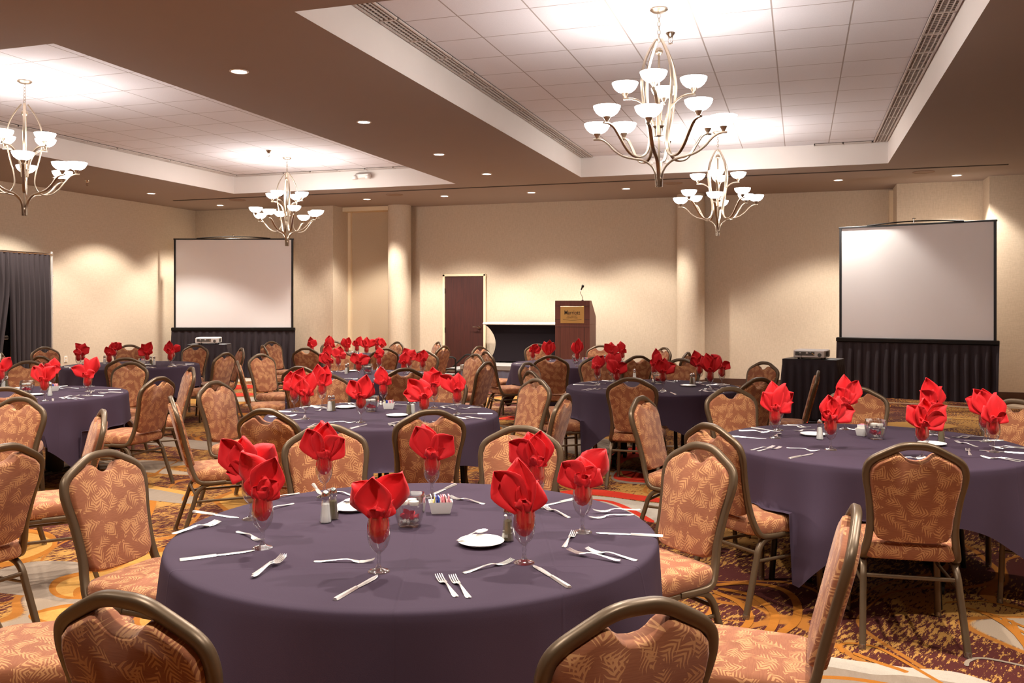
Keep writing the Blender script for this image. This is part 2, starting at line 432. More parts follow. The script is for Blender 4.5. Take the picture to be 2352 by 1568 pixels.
# red streaks before the left screen
inlay([(520, 886), (580, 884), (592, 890), (530, 894)], 'carpet_red'); inlay([(530, 904), (575, 902), (580, 908), (532, 910)], 'carpet_red')
inlay([(528, 870), (570, 868), (590, 874), (540, 876)], 'carpet_beige'); inlay([(520, 914), (600, 912), (610, 920), (530, 922)], 'carpet_beige')
inlay([(1140, 962), (1172, 956), (1190, 958), (1190, 964)], 'carpet_red')
# right foreground
inlay([(1780, 1510), (1868, 1505), (1980, 1520), (2090, 1534), (2200, 1545), (2300, 1575), (2420, 1600), (2420, 1700), (1700, 1700), (1720, 1560)], 'carpet_beige')
inlay([(1760, 1532), (1830, 1522), (1930, 1536), (2010, 1550), (2080, 1552), (2200, 1570), (2330, 1600), (2330, 1720), (1700, 1720)], 'carpet_grey')
stroke([(1640, 1580), (1760, 1562), (1860, 1556), (1960, 1560), (2080, 1580)], .035, 'carpet_ochre')
stroke([(1936, 1500), (1930, 1482), (1960, 1478), (2010, 1486), (2060, 1510), (2120, 1545), (2180, 1580)], .022, 'carpet_ochre')
stroke([(1960, 1500), (2010, 1520), (2060, 1536), (2085, 1545)], .03, 'carpet_ochre')
stroke([(2220, 1530), (2225, 1518), (2260, 1512), (2352, 1530), (2420, 1550)], .02, 'carpet_grey')
for k in range(6):
    stroke([(2215 + 22 * k, 1395 + 6 * k), (2290 + 12 * k, 1415 + 12 * k), (2380, 1452 + 16 * k)], .022, 'carpet_ochre')
stroke([(2170, 1385), (2250, 1380), (2352, 1400), (2400, 1408)], .022, 'carpet_ochre')
stroke([(1640, 1345), (1700, 1340), (1770, 1346), (1815, 1365), (1832, 1395), (1825, 1430), (1790, 1456)], .045, 'carpet_ochre')
stroke([(1650, 1352), (1720, 1366), (1760, 1390), (1780, 1415), (1770, 1445), (1750, 1460)], .045, 'carpet_ochre')
stroke([(1640, 1360), (1690, 1380), (1718, 1405), (1720, 1430), (1700, 1450)], .04, 'carpet_ochre')
stroke([(2100, 950), (2180, 960), (2280, 965)], .12, 'carpet_gold'); inlay([(1990, 975), (2120, 968), (2200, 980), (2100, 988)], 'carpet_gold')
floor = struct(fm.build('floor', [M[k] for k in CM], smooth=0))

def wallbox(name, x0, x1, y0, y1, z0=0.0, z1=ZC, mat='wallcover'):
    return struct(MB().box(((x0 + x1) / 2, (y0 + y1) / 2, (z0 + z1) / 2), (x1 - x0, y1 - y0, z1 - z0)).build(name, M[mat], smooth=0))
wallbox('wall_back', XL - .2, XR + .2, YB, YB + .2, 0, ZT + .1)
wallbox('wall_back_left_bay', XL, -9.57, 16.95, YB)
wallbox('wall_back_right_bay', 1.62, 2.98, 16.95, YB)
wallbox('wall_right_pier', 2.98, XR, 16.40, YB)
wallbox('wall_left', XL - .2, XL, YF, YB, 0, ZT + .1)
wallbox('wall_right', XR, XR + .2, YF, YB, 0, ZT + .1)
wallbox('wall_front', XL - .2, XR + .2, YF - .2, YF, 0, ZT + .1)
wallbox('trim_1', -9.57, -8.30, 17.36, YB, 3.61, ZC, 'trim_paint')                # header over the folding panel
wallbox('wall_panel', -9.50, -8.30, 17.68, YB, 0, 3.61, 'panel_cloth')
wallbox('trim_2', -9.57, -9.50, 17.60, YB, 0, 3.61, 'trim_paint')
wallbox('trim_3', 1.555, 1.62, 17.58, YB, 0, 3.66, 'trim_paint')
for i, (x, r) in enumerate(((-8.22, .25), (-2.02, .265))):
    struct(MB().lathe([(r, 0), (r, ZC)], 40, (x, 17.42, 0)).build('column_%d' % (i + 1), M['wallcover']))
    struct(MB().lathe([(r + .012, 0), (r + .012, .12), (r, .13)], 40, (x, 17.42, 0)).build('baseboard_column_%d' % (i + 1), M['baseboard']))
# baseboards
def bb(name, x0, x1, y0, y1): wallbox(name, x0, x1, y0, y1, 0, .13, 'baseboard')
bb('baseboard_back_left', XL, -9.57, 16.93, 16.95); bb('baseboard_back_centre', -9.5, -7.36, 17.66, 17.70); bb('baseboard_back', -6.30, 1.6, 17.70, YB)
bb('baseboard_back_right', 1.62, 2.98, 16.93, 16.95); bb('baseboard_pier', 2.98, XR, 16.38, 16.40); bb('baseboard_pier_side', 2.96, 2.98, 16.40, 16.95)
bb('baseboard_left', XL, XL + .02, 12.4, 16.95); bb('baseboard_right', XR - .02, XR, YF, 16.4); bb('baseboard_left_front', XL, XL + .02, YF, 9.6)

# ceiling: soffit with two tray openings
def soffit_cells():
    xs = [XL - .1, TL[0], TL[1], TR[0], TR[1], XR + .1]; ys = [YF - .1, 5.62, 5.70, 14.45, 14.55, YB + .1]
    m = MB()
    for i in range(5):
        for j in range(5):
            cx, cy = (xs[i] + xs[i + 1]) / 2, (ys[j] + ys[j + 1]) / 2
            if any(T[0] < cx < T[1] and T[2] < cy < T[3] for T in (TR, TL)): continue
            m.add([(xs[i], ys[j], ZC), (xs[i], ys[j + 1], ZC), (xs[i + 1], ys[j + 1], ZC), (xs[i + 1], ys[j], ZC)], [(0, 1, 2, 3)])
    return m
struct(soffit_cells().build('ceiling', M['soffit'], smooth=0))
def fascia(name, T):
    m = MB(); x0, x1, y0, y1 = T; d = .06
    m.box(((x0 + x1) / 2, y1 + d / 2, (ZC + ZT) / 2), (x1 - x0 + 2 * d, d, ZT - ZC - .002)); m.box(((x0 + x1) / 2, y0 - d / 2, (ZC + ZT) / 2), (x1 - x0 + 2 * d, d, ZT - ZC - .002))
    m.box((x0 - d / 2, (y0 + y1) / 2, (ZC + ZT) / 2), (d, y1 - y0, ZT - ZC - .002)); m.box((x1 + d / 2, (y0 + y1) / 2, (ZC + ZT) / 2), (d, y1 - y0, ZT - ZC - .002))
    struct(m.build(name, M['fascia'], smooth=0))
fascia('trim_tray_right', TR); fascia('trim_tray_left', TL)
for nm, T, mt in (('ceiling_tray_right', TR, 'tiles_right'), ('ceiling_tray_left', TL, 'tiles_left')):
    struct(MB().box(((T[0] + T[1]) / 2, (T[2] + T[3]) / 2, ZT + .03), (T[1] - T[0] + .12, T[3] - T[2] + .12, .06)).build(nm, M[mt], smooth=0))

# slot air grilles along the tray edges
def grille(x0, x1, y0, y1, label, along_y=True):
    t = thing('air_grille', ((x0 + x1) / 2, (y0 + y1) / 2, ZT), label, 'air vent', 0, 'slot air grilles along the ceiling trays')
    sx, sy = x1 - x0, y1 - y0
    MB().box((0, 0, -.004), (sx, sy, .006)).build('backing', M['grille_dark'], t, 0)
    f = MB(); w = .016
    for a, b in (((-sx / 2 + w / 2, 0), (w, sy)), ((sx / 2 - w / 2, 0), (w, sy)), ((0, -sy / 2 + w / 2), (sx, w)), ((0, sy / 2 - w / 2), (sx, w))):
        f.box((a[0], a[1], -.012), (b[0], b[1], .024))
    L = sy if along_y else sx; W = sx if along_y else sy
    n = int(L / .64)
    for k in range(1, n + 1):
        q = -L / 2 + k * L / (n + 1)
        f.box((0, q, -.012) if along_y else (q, 0, -.012), (W, .02, .024) if along_y else (.02, W, .024))
    f.build('frame', M['grille'], t, 0)
    b = MB()
    for k in range(1, 4):
        q = -W / 2 + k * W / 4
        b.box((q, 0, -.012) if along_y else (0, q, -.012), (.008, L, .018) if along_y else (L, .008, .018))
    for k in range(int(L / .05)):
        q = -L / 2 + k * .05
        b.box((0, q, -.009) if along_y else (q, 0, -.009), (W, .006, .01) if along_y else (.006, W, .01))
    b.build('blades', M['grille'], t, 0)
grille(TR[0] + .02, TR[0] + .21, TR[2] + .05, TR[3] - .03, 'long slot air grille down the left edge of the right ceiling tray')
grille(TR[1] - .21, TR[1] - .02, TR[2] + .05, TR[3] - .03, 'long slot air grille down the right edge of the right ceiling tray')
grille(.2, 1.04, TR[3] - .10, TR[3] - .01, 'short slot air grille at the back edge of the right ceiling tray', False)
grille(TL[0] + .02, TL[0] + .16, TL[2] + .05, TL[3] - .15, 'slot air grille down the left edge of the left ceiling tray')
grille(TL[0] + .05, TL[1] - .03, TL[3] - .13, TL[3] - .01, 'slot air grille across the back edge of the left ceiling tray', False)

# partition track slot in the soffit
o = MB().box((-4.6, 15.10, ZC - .004), (15.2, .05, .012)).build('partition_track', M['slit'], smooth=0)
tag(o, 'thin dark partition track slot crossing the brown ceiling before the back wall', 'track')
# ceiling speakers
for x, y, lb in ((-10.9, 15.42, 'round ceiling speaker above the left projection screen'), (-7.48, 15.62, 'round ceiling speaker above the left round column'),
                 (-2.12, 15.62, 'round ceiling speaker behind the far right chandelier'), (1.88, 15.55, 'round ceiling speaker above the right projection screen')):
    t = thing('ceiling_speaker', (x, y, ZC), lb, 'speaker', 0, 'ceiling speakers')
    MB().lathe([(.165, 0), (.165, -.008), (.145, -.012), (.14, -.012)], 32).build('rim', M['speaker_grey'], t)
    MB().lathe([(.142, -.009), (.07, -.012), (.001, -.013)], 32).build('mesh_cover', M['grille_dark'] if False else M['speaker_grey'], t)
# sprinkler heads
def sprinkler(x, y, z, lb):
    t = thing('sprinkler', (x, y, z), lb, 'sprinkler', 0, 'fire sprinklers')
    MB().lathe([(.045, 0), (.045, -.006), (.025, -.03), (.02, -.045), (.001, -.046)], 16).build('escutcheon', M['chrome'], t)
    m = MB()
    for s in (-1, 1): m.sweep(spline([(s * .008, 0, -.04), (s * .02, 0, -.06), (s * .018, 0, -.08), (s * .004, 0, -.098)], 4), circ(.004, 6), (0, 1, 0))
    m.cyl((0, 0, -.045), (0, 0, -.09), .003, 6).build('yoke', M['chrome'], t)
    MB().lathe([(.001, -.096), (.02, -.098), (.022, -.101), (.001, -.102)], 12).build('deflector', M['chrome'], t)
p = at(1540, 75, ZT); sprinkler(p.x, p.y, ZT, 'chrome sprinkler head beside the large right chandelier chain')
p = at(617, 345, ZT); sprinkler(p.x, p.y, ZT, 'chrome sprinkler head beside the far left chandelier canopy')
p = at(200, 414, ZC); sprinkler(p.x, p.y, ZC + .002, 'sprinkler head under the brown soffit near the left chandelier')
# emergency light units on the tray fascias
def emergency(x, y, lb):
    t = thing('emergency_light', (x, y, ZT - .13), lb, 'emergency light', 0, 'emergency light units')
    MB().box((0, -.045, 0), (.30, .09, .10), 0, 0, .02).build('housing', M['white_plastic'], t)
    for s in (-1, 1):
        l = MB().lathe([(.02, .02), (.045, .0), (.05, -.05), (.04, -.056), (.001, -.05)], 16, (s * .13, -.10, -.01)).build('lamp_head', M['white_plastic'], t)
emergency(at(888, 382, ZT).x - .55, TL[3] - .002, 'white emergency light with two lamps at the left ceiling tray')
emergency(-2.18, TR[3] - .002, 'white emergency light at the right tray behind the big chandelier')

# recessed downlights
DL = [(-4.83, 9.27, 'v'), (-4.86, 11.6, 'v'), (-4.86, 13.6, 'v')] + [(x, 16.12, 'w') for x in (-11.83, -8.33, -6.64, -4.86, -3.04, .62, 2.45)] + [(-11.83, 11.75, 'v'), (-11.83, 14.0, 'v')]
DLX = [(-4.86, 6.9, 'v'), (-11.83, 9.4, 'v'), (-11.83, 7.0, 'v')] + [(x, 4.1, 'x') for x in (-8.3, -6.5, -4.7, -2.9, -1.1, .7, 2.5)] + [(x, 1.2, 'y') for x in (-4.7, -2.0, .7)]
DN = {(-4.83, 9.27): 'nearest downlight in the brown soffit between the two trays', (-4.86, 11.6): 'second downlight along the brown soffit between the two trays',
      (-4.86, 13.6): 'third downlight along the brown soffit between the two trays', (-11.83, 16.12): 'downlight over the left projection screen',
      (-8.33, 16.12): 'downlight before the left round column', (-6.64, 16.12): 'downlight above the dark wooden door', (-4.86, 16.12): 'downlight in the back row left of the lectern',
      (-3.04, 16.12): 'downlight in the back row right of the lectern', (.62, 16.12): 'downlight above the left end of the right projection screen',
      (2.45, 16.12): 'downlight above the right end of the right projection screen', (-11.83, 11.75): 'downlight behind the left chandelier bowls', (-11.83, 14.0): 'downlight above the left wall between curtain and screen'}
proto_dl = None
EN = {'v': 62, 'w': 80, 'x': 46, 'y': 15}
for x, y, k in DL + DLX:
    lb = DN.get((x, y), 'recessed downlight in the soffit over the front of the room')
    if proto_dl is None:
        t = thing('downlight', (x, y, ZC), lb, 'downlight', 0, 'recessed ceiling downlights')
        MB().lathe([(.086, 0), (.086, -.006), (.070, -.008), (.066, -.002)], 32).build('trim_ring', M['white_plastic'], t)
        MB().lathe([(.067, -.003), (.04, -.0035), (.001, -.004)], 32).build('lens', M['lens_glow'], t)
        proto_dl = t
    else:
        t = copy_tree(proto_dl); t.location = (x, y, ZC); t['label'] = lb
    if (x, y) not in DN: t['group'] = 'downlights over the front of the room'
    L = bpy.data.lights.new('downlight_lamp', 'SPOT'); L.energy = EN[k] * 4.0; L.color = (1, .93, .83)
    L.spot_size = math.radians(104 if k == 'w' else 112); L.spot_blend = .35; L.shadow_soft_size = .05
    lo = bpy.data.objects.new('downlight_lamp', L); col.objects.link(lo); lo.parent = t; lo.location = (0, 0, -.02)

# ------------------------------------------------------------------ CHANDELIERS
def make_chandelier(x, y, lb):
    t = thing('chandelier', (x, y, ZT), lb, 'chandelier', 0, 'brushed nickel bowl chandeliers')
    o = ZT
    MB().lathe([(.001, 0), (.072, 0), (.075, -.012), (.055, -.028), (.02, -.034), (.001, -.035)], 28).build('canopy', M['nickel'], t)
    ch = MB(); z = -.04; k = 0
    while z > -.27:
        a = k % 2 * PI / 2; P = []
        for i in range(12):
            an = 2 * PI * i / 12; P.append((.0115 * math.cos(an) * math.cos(a), .0115 * math.cos(an) * math.sin(a), z - .02 + .022 * math.sin(an)))
        ch.sweep(P, circ(.0032, 6), (math.sin(a), math.cos(a), .01), False, 0, True); z -= .034; k += 1
    ch.build('chain', M['nickel'], t)
    hb = MB(); hb.cyl((0, 0, 3.70 - o), (0, 0, 2.62 - o), .009, 10)
    hb.ball((0, 0, 3.685 - o), .034); hb.ball((0, 0, 2.615 - o), .03)
    hb.lathe([(.001, 3.10 - o), (.05, 3.10 - o), (.052, 3.06 - o), (.03, 3.04 - o), (.03, 2.98 - o), (.001, 2.97 - o)], 20)
    hb.build('hub', M['nickel'], t)
    sec = rrect(.014, .0075, .004)
    def arm(ctrl, an, name):
        P = spline([(r * math.cos(an), r * math.sin(an), z - o) for r, z in ctrl], 5)
        return MB().sweep(P, [(v, u) for u, v in sec], (math.cos(an), math.sin(an), 0.001) if abs(ctrl[0][1] - ctrl[1][1]) > abs(ctrl[0][0] - ctrl[1][0]) else (0, 0, 1)).build(name, M['nickel'], t)
    up = [(.032, 2.98), (.045, 3.07), (.072, 3.16), (.115, 3.235), (.17, 3.285), (.225, 3.305), (.30, 3.31)]
    ua = [(.03, 3.78), (.085, 3.70), (.145, 3.58), (.172, 3.44), (.165, 3.30), (.135, 3.15), (.106, 3.02), (.098, 2.91), (.125, 2.83), (.185, 2.79), (.265, 2.80), (.335, 2.86), (.395, 2.945), (.45, 3.015), (.50, 3.04), (.545, 3.043)]
    fi = [(.022, 2.555), (.024, 2.62), (.034, 2.68), (.065, 2.735), (.13, 2.78), (.215, 2.80), (.30, 2.825), (.375, 2.875), (.435, 2.94), (.49, 2.975), (.555, 2.98)]
    def lamp(r, z, an, parent):
        c = (r * math.cos(an), r * math.sin(an), z - o)
        cup = MB().lathe([(.001, 0), (.012, 0), (.014, .012), (.020, .022), (.032, .045), (.001, .046)], 16, c).build('lamp_cup', M['nickel'], parent)
        b = MB().lathe([(.001, .041), (.03, .043), (.062, .056), (.088, .078), (.104, .104), (.111, .128), (.108, .129), (.10, .104), (.082, .08), (.056, .06), (.001, .048)], 28, c)
        b.build('glass_bowl', M['bowl_glow'], parent)
        L = bpy.data.lights.new('bowl_lamp', 'POINT'); L.energy = 8; L.color = (1, .95, .91); L.shadow_soft_size = .035
        lo = bpy.data.objects.new('bowl_lamp', L); col.objects.link(lo); lo.parent = parent; lo.location = (c[0], c[1], c[2] + .125)
    for k in range(4):
        a = k * PI / 2; d = a + PI / 4
        ar = arm(up, a, 'upper_arm'); lamp(.285, 3.315, a, ar)
        ar = arm(ua, d, 'cage_arm'); lamp(.515, 3.047, d, ar)
        ar = arm(fi, a, 'lower_arm'); lamp(.525, 2.985, a, ar)
    return t
c1 = make_chandelier(-1.12, 7.40, 'large nearest chandelier with white glass bowls in the right ceiling tray')
for x, y, lb in ((-1.12, 12.95, 'chandelier hanging beyond the nearest one, before the right column'), (-8.13, 7.62, 'chandelier cut by the left edge of the view'),
                 (-8.20, 12.98, 'chandelier hanging in front of the left projection screen')):
    c = copy_tree(c1); c.location = (x, y, ZT); c['label'] = lb
# ------------------------------------------------------------------ DOORS
def make_door_back():
    t = struct(bpy.data.objects.new('door_1', None)); col.objects.link(t); t.location = (-6.83, YB, 0)
    f = MB(); w, h = .88, 2.17
    for s in (-1, 1): f.box((s * (w / 2 + .027), -.03, (h + .05) / 2), (.05, .06, h + .05), 0, 0, .006)
    f.box((0, -.03, h + .027), (w + .11, .06, .05), 0, 0, .006); f.build('door_frame', M['trim_paint'], t, 0)
    MB().box((0, -.018, h / 2 + .004), (w, .035, h - .008), 0, 0, .003).build('door_leaf', M['door_wood'], t, 0)
    for z in (.25, 1.02, 1.86): MB().cyl((-w / 2 - .004, -.045, z - .055), (-w / 2 - .004, -.045, z + .055), .012, 10).build('hinge', M['black_metal'], t)
    hd = MB(); hx = w / 2 - .09
    hd.cyl((hx, -.036, 1.09), (hx, -.055, 1.09), .038, 20); hd.cyl((hx, -.05, 1.09), (hx, -.10, 1.09), .012, 10)
    hd.sweep(spline([(hx, -.10, 1.09), (hx - .04, -.105, 1.092), (hx - .13, -.10, 1.095)], 4), rrect(.012, .007, .004), (0, 0, 1)); hd.build('door_handle', M['chrome'], t)
make_door_back()
t = struct(bpy.data.objects.new('door_2', None)); col.objects.link(t); t.location = (XL, 11.0, 0)
f = MB()
for y in (-.98, .98): f.box((.03, y, 1.12), (.06, .06, 2.24))
f.box((.03, 0, 2.22), (.06, 2.02, .06)); f.build('door_frame', M['trim_paint'], t, 0)
for s in (-1, 1):
    d = MB().box((.02, s * .475, 1.09), (.04, .94, 2.17), 0, 0, .004).build('door_leaf', M['door_wood'] if False else M['black_plastic'], t, 0)
    b = MB(); b.box((.075, s * .475, 1.0), (.03, .78, .06), 0, 0, .01)
    for q in (-.36, .36): b.box((.055, s * .475 + q, 1.0), (.04, .05, .07))
    b.build('push_bar', M['steel'], d, 0)
# ------------------------------------------------------------------ pleated cloth helper
def pleats(x0, x1, z0, z1, amp=.03, period=.13, ny=7, seed=1, thick=.0, flare=.02, sag=0.0, cut=None):
    """cloth hanging in the plane y=0 from z1 down to z0, box pleats towards -y"""
    rr = random.Random(seed); m = MB(); L = x1 - x0; n = max(8, int(L / .018)); ph = [rr.uniform(-.25, .25) for _ in range(200)]; am = [rr.uniform(.55, 1.25) for _ in range(200)]
    vs = []
    for j in range(ny + 1):
        v = j / ny
        for i in range(n + 1):
            x = x0 + L * i / n; q = x / period; k = int(math.floor(q)) % 190; fr = q - math.floor(q)
            w = math.sin(2 * PI * (fr + ph[k] * .0)) ; w = math.tanh(2.2 * w) * am[k]
            a = amp * (.35 + .65 * min(1, v * 3))
            zz = z1 + (z0 - z1) * v
            xx = x + (ph[k] * .05 * v)
            if cut: xx = cut(xx, v)
            vs.append((xx, -a * (w + 1) - flare * v, zz + (sag * math.sin(x * 9) if j == ny else 0)))
    fs = [(j * (n + 1) + i, j * (n + 1) + i + 1, (j + 1) * (n + 1) + i + 1, (j + 1) * (n + 1) + i) for j in range(ny) for i in range(n)]
    return m.add(vs, fs)
# ------------------------------------------------------------------ pipe and drape on the left wall
t = thing('curtain', (XL + .32, 12.55, 0), 'charcoal curtain on a pipe stand covering the dark doors at far left', 'curtain', PI / 2)
# local +x -> world +y ; local -y -> world +x
p1 = pleats(-.95, -.02, .02, 2.46, .03, .11, 10, 3, cut=lambda x, v: x + max(0, -.7 - x) * .35 * v).build('drape_panel', M['drape_cloth'], t)
p2 = pleats(-3.3, -.90, .02, 2.46, .03, .12, 10, 5, cut=lambda x, v: x - max(0, (x + 2.2)) * .3 * max(0, v - .25)).build('drape_panel', M['drape_cloth'], t)
b = MB(); b.cyl((-3.35, 0, 2.47), (.02, 0, 2.47), .02, 12); b.build('cross_pipe', M['chrome'], t)
for q in (.03, -3.33):
    b = MB(); b.cyl((q, .02, 0), (q, .02, 2.52), .022, 12)
    for z in (1.2, 1.42, 1.64, 1.86, 2.08): b.cyl((q + .02, .02, z), (q + .04, .02, z), .01, 8)
    b.box((q, .02, .006), (.3, .3, .012)); b.build('upright_pipe', M['steel'], t)
# wall outlet
t = thing('wall_outlet', (XL, 13.2, .545), 'cream wall outlet low on the left wall beyond the curtain', 'outlet', 0)
MB().box((.004, 0, 0), (.008, .075, .12), 0, 0, .003).build('cover_plate', M['white_plastic'], t, 0)
for z in (-.028, .028): MB().box((.01, 0, z), (.006, .036, .036), 0, 0, .003).build('socket', M['trim_paint'], t, 0)

# ------------------------------------------------------------------ projection screens
def proj_screen(A, B, zb, zt, lb, seed, lift):
    A = Vector(A); B = Vector(B); d = B - A; L = d.length; rz = math.atan2(d.y, d.x)
    t = thing('projection_screen', ((A.x + B.x) / 2, (A.y + B.y) / 2, 0), lb, 'projection screen', rz)
    h = L / 2
    MB().box((0, .012, (zb + zt) / 2), (L - .05, .012, zt - zb - .02)).build('screen_surface', M['screen_cloth'], t, 0)
    f = MB()
    for s in (-1, 1): f.box((s * (h - .015), .01, (zb + zt) / 2), (.04, .03, zt - zb), 0, 0, .004)
    f.box((0, .01, zt - .012), (L + .03, .032, .03), 0, 0, .004)
    f.build('border', M['black_plastic'], t, 0)
    b = MB(); b.sweep(spline([(-h * .62, .0, zt + .004), (-h * .3, -.01, zt + .03), (0, -.015, zt + .04), (h * .3, -.01, zt + .03), (h * .62, 0, zt + .004)], 6), circ(.011, 8), (0, 0, 1))
    b.build('top_brace', M['black_metal'], t)
    b = MB(); b.cyl((0, -.015, zt + .01), (0, -.015, zt + .075), .012, 10); b.cyl((-.03, -.015, zt + .082), (.03, -.015, zt + .082), .006, 8); b.build('hanger_hook', M['chrome'], t)
    b = MB(); b.box((0, -.01, zb - .02), (L + .10, .07, .075), 0, 0, .012); b.build('roller_case', M['black_metal'], t)
    pleats(-h - .05, h + .05, .012, zb - .05, .028, .15, 8, seed, flare=.03).build('skirt', M['skirt_cloth'], t)
    for s in (-1, 1):
        b = MB(); b.cyl((s * h * .7, .05, 0), (s * h * .7, .05, zt - .05), .016, 10); b.sweep([(s * h * .7, .3, .012), (s * h * .7, .05, .10), (s * h * .7, -.0, .02)], circ(.014, 8)); b.build('stand_leg', M['black_metal'], t)
proj_screen(xd(-7.25, 19.0), xd(-4.70, 19.0), 1.06, 2.985, 'white projection screen with black skirt in the left back corner', 11, 0)
proj_screen(xd(5.66, 15.3), xd(7.60, 13.9), .99, 2.905, 'white projection screen with black skirt at the right back corner', 17, 0)

# ------------------------------------------------------------------ projector carts and projectors
def cart(c, rz, lb, seed, led=False):
    t = thing('projector_cart', c, lb, 'cart', rz)
    W, Dp, h = .70, .50, .84
    MB().box((0, 0, h - .012), (W, Dp, .024), 0, 0, .006).build('cart_top', M['black_plastic'], t)
    # pleated skirt round all four sides
    m = MB()
    rr = random.Random(seed); per = []; n = 150; ring = []
    P = [(-W / 2, -Dp / 2), (W / 2, -Dp / 2), (W / 2, Dp / 2), (-W / 2, Dp / 2)]; tot = 2 * (W + Dp)
    for i in range(n):
        s = tot * i / n; k = 0
        for a in range(4):
            A = P[a]; B = P[(a + 1) % 4]; l = math.hypot(B[0] - A[0], B[1] - A[1])
            if s <= l + 1e-9: break
            s -= l
        u = s / l; x = A[0] + (B[0] - A[0]) * u; y = A[1] + (B[1] - A[1]) * u
        nx, ny = (B[1] - A[1]) / l, -(B[0] - A[0]) / l
        ring.append((x, y, nx, ny, math.tanh(2 * math.sin(2 * PI * tot * i / n / .11))))
    vs = []
    lv = [(h - .002, 0), (h - .06, .1), (h - .10, .6), (.6, 1), (.35, 1.2), (.04, 1.4)]
    for z, a in lv:
        for x, y, nx, ny, w in ring: vs.append((x + nx * (.004 + a * (.012 + .012 * w + (h - z) * .03)), y + ny * (.004 + a * (.012 + .012 * w + (h - z) * .03)), z))
    fs = [(j * n + i, j * n + (i + 1) % n, (j + 1) * n + (i + 1) % n, (j + 1) * n + i) for j in range(len(lv) - 1) for i in range(n)]
    m.add(vs, fs).build('skirt', M['skirt_cloth'], t)
    for sx in (-1, 1):
        for sy in (-1, 1):
            MB().cyl((sx * .3, sy * .2, .05), (sx * .3, sy * .2, h - .02), .014, 8).build('leg', M['black_metal'], t)
            MB().cyl((sx * .3 - .012, sy * .2, .03), (sx * .3 + .012, sy * .2, .03), .03, 14).build('caster', M['rubber'], t)
    return t
def projector(c, rz, lb):
    t = thing('projector', c, lb, 'projector', rz)
    W, Dp, h = .40, .40, .105
    MB().box((0, 0, .018 + h / 2), (W, Dp, h), 0, 0, .012).build('body', M['white_plastic'], t)
    p = MB(); p.box((-.05, -Dp / 2 - .001, .018 + h * .55), (.25, .006, h * .5), 0, 0, .002); p.build('port_panel', M['grey_plastic'], t, 0)
    for k, (x, z, w, hh, mt) in enumerate(((-.15, .085, .016, .016, 'black_plastic'), (-.11, .085, .02, .012, 'white_plastic'), (-.02, .085, .03, .018, 'white_plastic'), (.02, .085, .018, .014, 'chrome'), (.05, .08, .014, .012, 'gold'), (.068, .065, .012, .012, 'gold'), (-.13, .058, .02, .01, 'black_plastic'))):
        MB().box((x, -Dp / 2 - .005, z), (w, .008, hh), 0, 0, .002).build('port', M[mt], t, 0)
    g = MB(); g.cyl((.14, -Dp / 2 + .002, .06), (.14, -Dp / 2 - .003, .06), .026, 20); g.build('speaker_grille', M['grey_plastic'], t)
    v = MB()
    for k in range(9): v.box((W / 2 + .001, -.09 + k * .022, .07), (.004, .008, .06))
    v.build('vent', M['grey_plastic'], t, 0)
    l = MB(); l.cyl((.08, Dp / 2 - .01, .07), (.08, Dp / 2 + .012, .07), .035, 20); l.build('lens', M['black_plastic'], t)
    for sx in (-1, 1):
        for sy in (-1, 1): MB().cyl((sx * .15, sy * .11, 0), (sx * .15, sy * .11, .02), .014, 10).build('foot', M['black_plastic'], t)
    cb = MB(); cb.sweep(spline([(-.09, -Dp / 2 - .01, .06), (-.09, -Dp / 2 - .03, .03), (-.08, -Dp / 2 - .02, .006), (-.03, -Dp / 2 - .01, .004), (.02, -Dp / 2 + .03, .004)], 5), circ(.004, 6)); cb.build('cable', M['black_plastic'], t)
cr = xd(4.10, 12.05); rzr = math.radians(-14)
cart(cr, rzr, 'black skirted cart carrying the right projector', 3)
projector((cr.x - .02, cr.y - .03, .84), rzr + .03, 'white projector on the right black cart')
cl = xd(-5.62, 16.45); rzl = math.radians(26)
cart(cl, rzl, 'black skirted cart carrying the left projector', 4)
projector((cl.x - .0, cl.y - .02, .84), rzl + .0, 'white projector on the left black cart before the screen')
# equipment rack box with red leds under the right cart hem
t = thing('power_strip', (cr.x + .02, cr.y - .43, 0), 'black power strip with red lights on the floor under the right cart', 'power strip', rzr)
MB().box((0, 0, .02), (.34, .06, .04), 0, 0, .006).build('housing', M['black_plastic'], t)
for x in (-.1, .12): MB().ball((x, -.032, .025), .006, 8).build('indicator_light', M['led_red'], t)

# ------------------------------------------------------------------ stage, steps, draped table, lectern
SX0, SX1, SY0, SY1, SH = -5.95, .3, 16.05, 17.60, .40
def stage():
    a = at(1037, 841, SH); x0 = a.x
    t = thing('stage_riser', ((x0 - 3.35) / 2, 16.8, 0), 'low stage riser with pale deck and blue grey skirt under the lectern', 'stage')
    hw = abs((-3.35 - x0) / 2)
    MB().box((0, .02, SH - .045), (hw * 2, SY1 - SY0, .09), 0, 0, .006).build('deck', M['stage_top'], t, 0)
    p = pleats(-hw, hw, .01, SH - .09, .012, .16, 5, 9, flare=.01); p.build('skirt', M['stage_skirt'], t, loc=(0, SY0 - 16.8 + .03, 0))
    for s in (-1, 1):
        for y in (-.6, .6): MB().box((s * (hw - .12), y, (SH - .09) / 2), (.05, .05, SH - .09)).build('leg', M['black_metal'], t, 0)
    return x0
sx0 = stage()
t = thing('stage_steps', (sx0 - .38, 16.55, 0), 'portable steps with black tube rails at the left end of the stage', 'steps')
for k, (x, z) in enumerate(((.12, .30), (-.17, .15))):
    MB().box((x, 0, z - .02), (.30, .9, .04), 0, 0, .005).build('tread', M['stage_top'], t, 0)
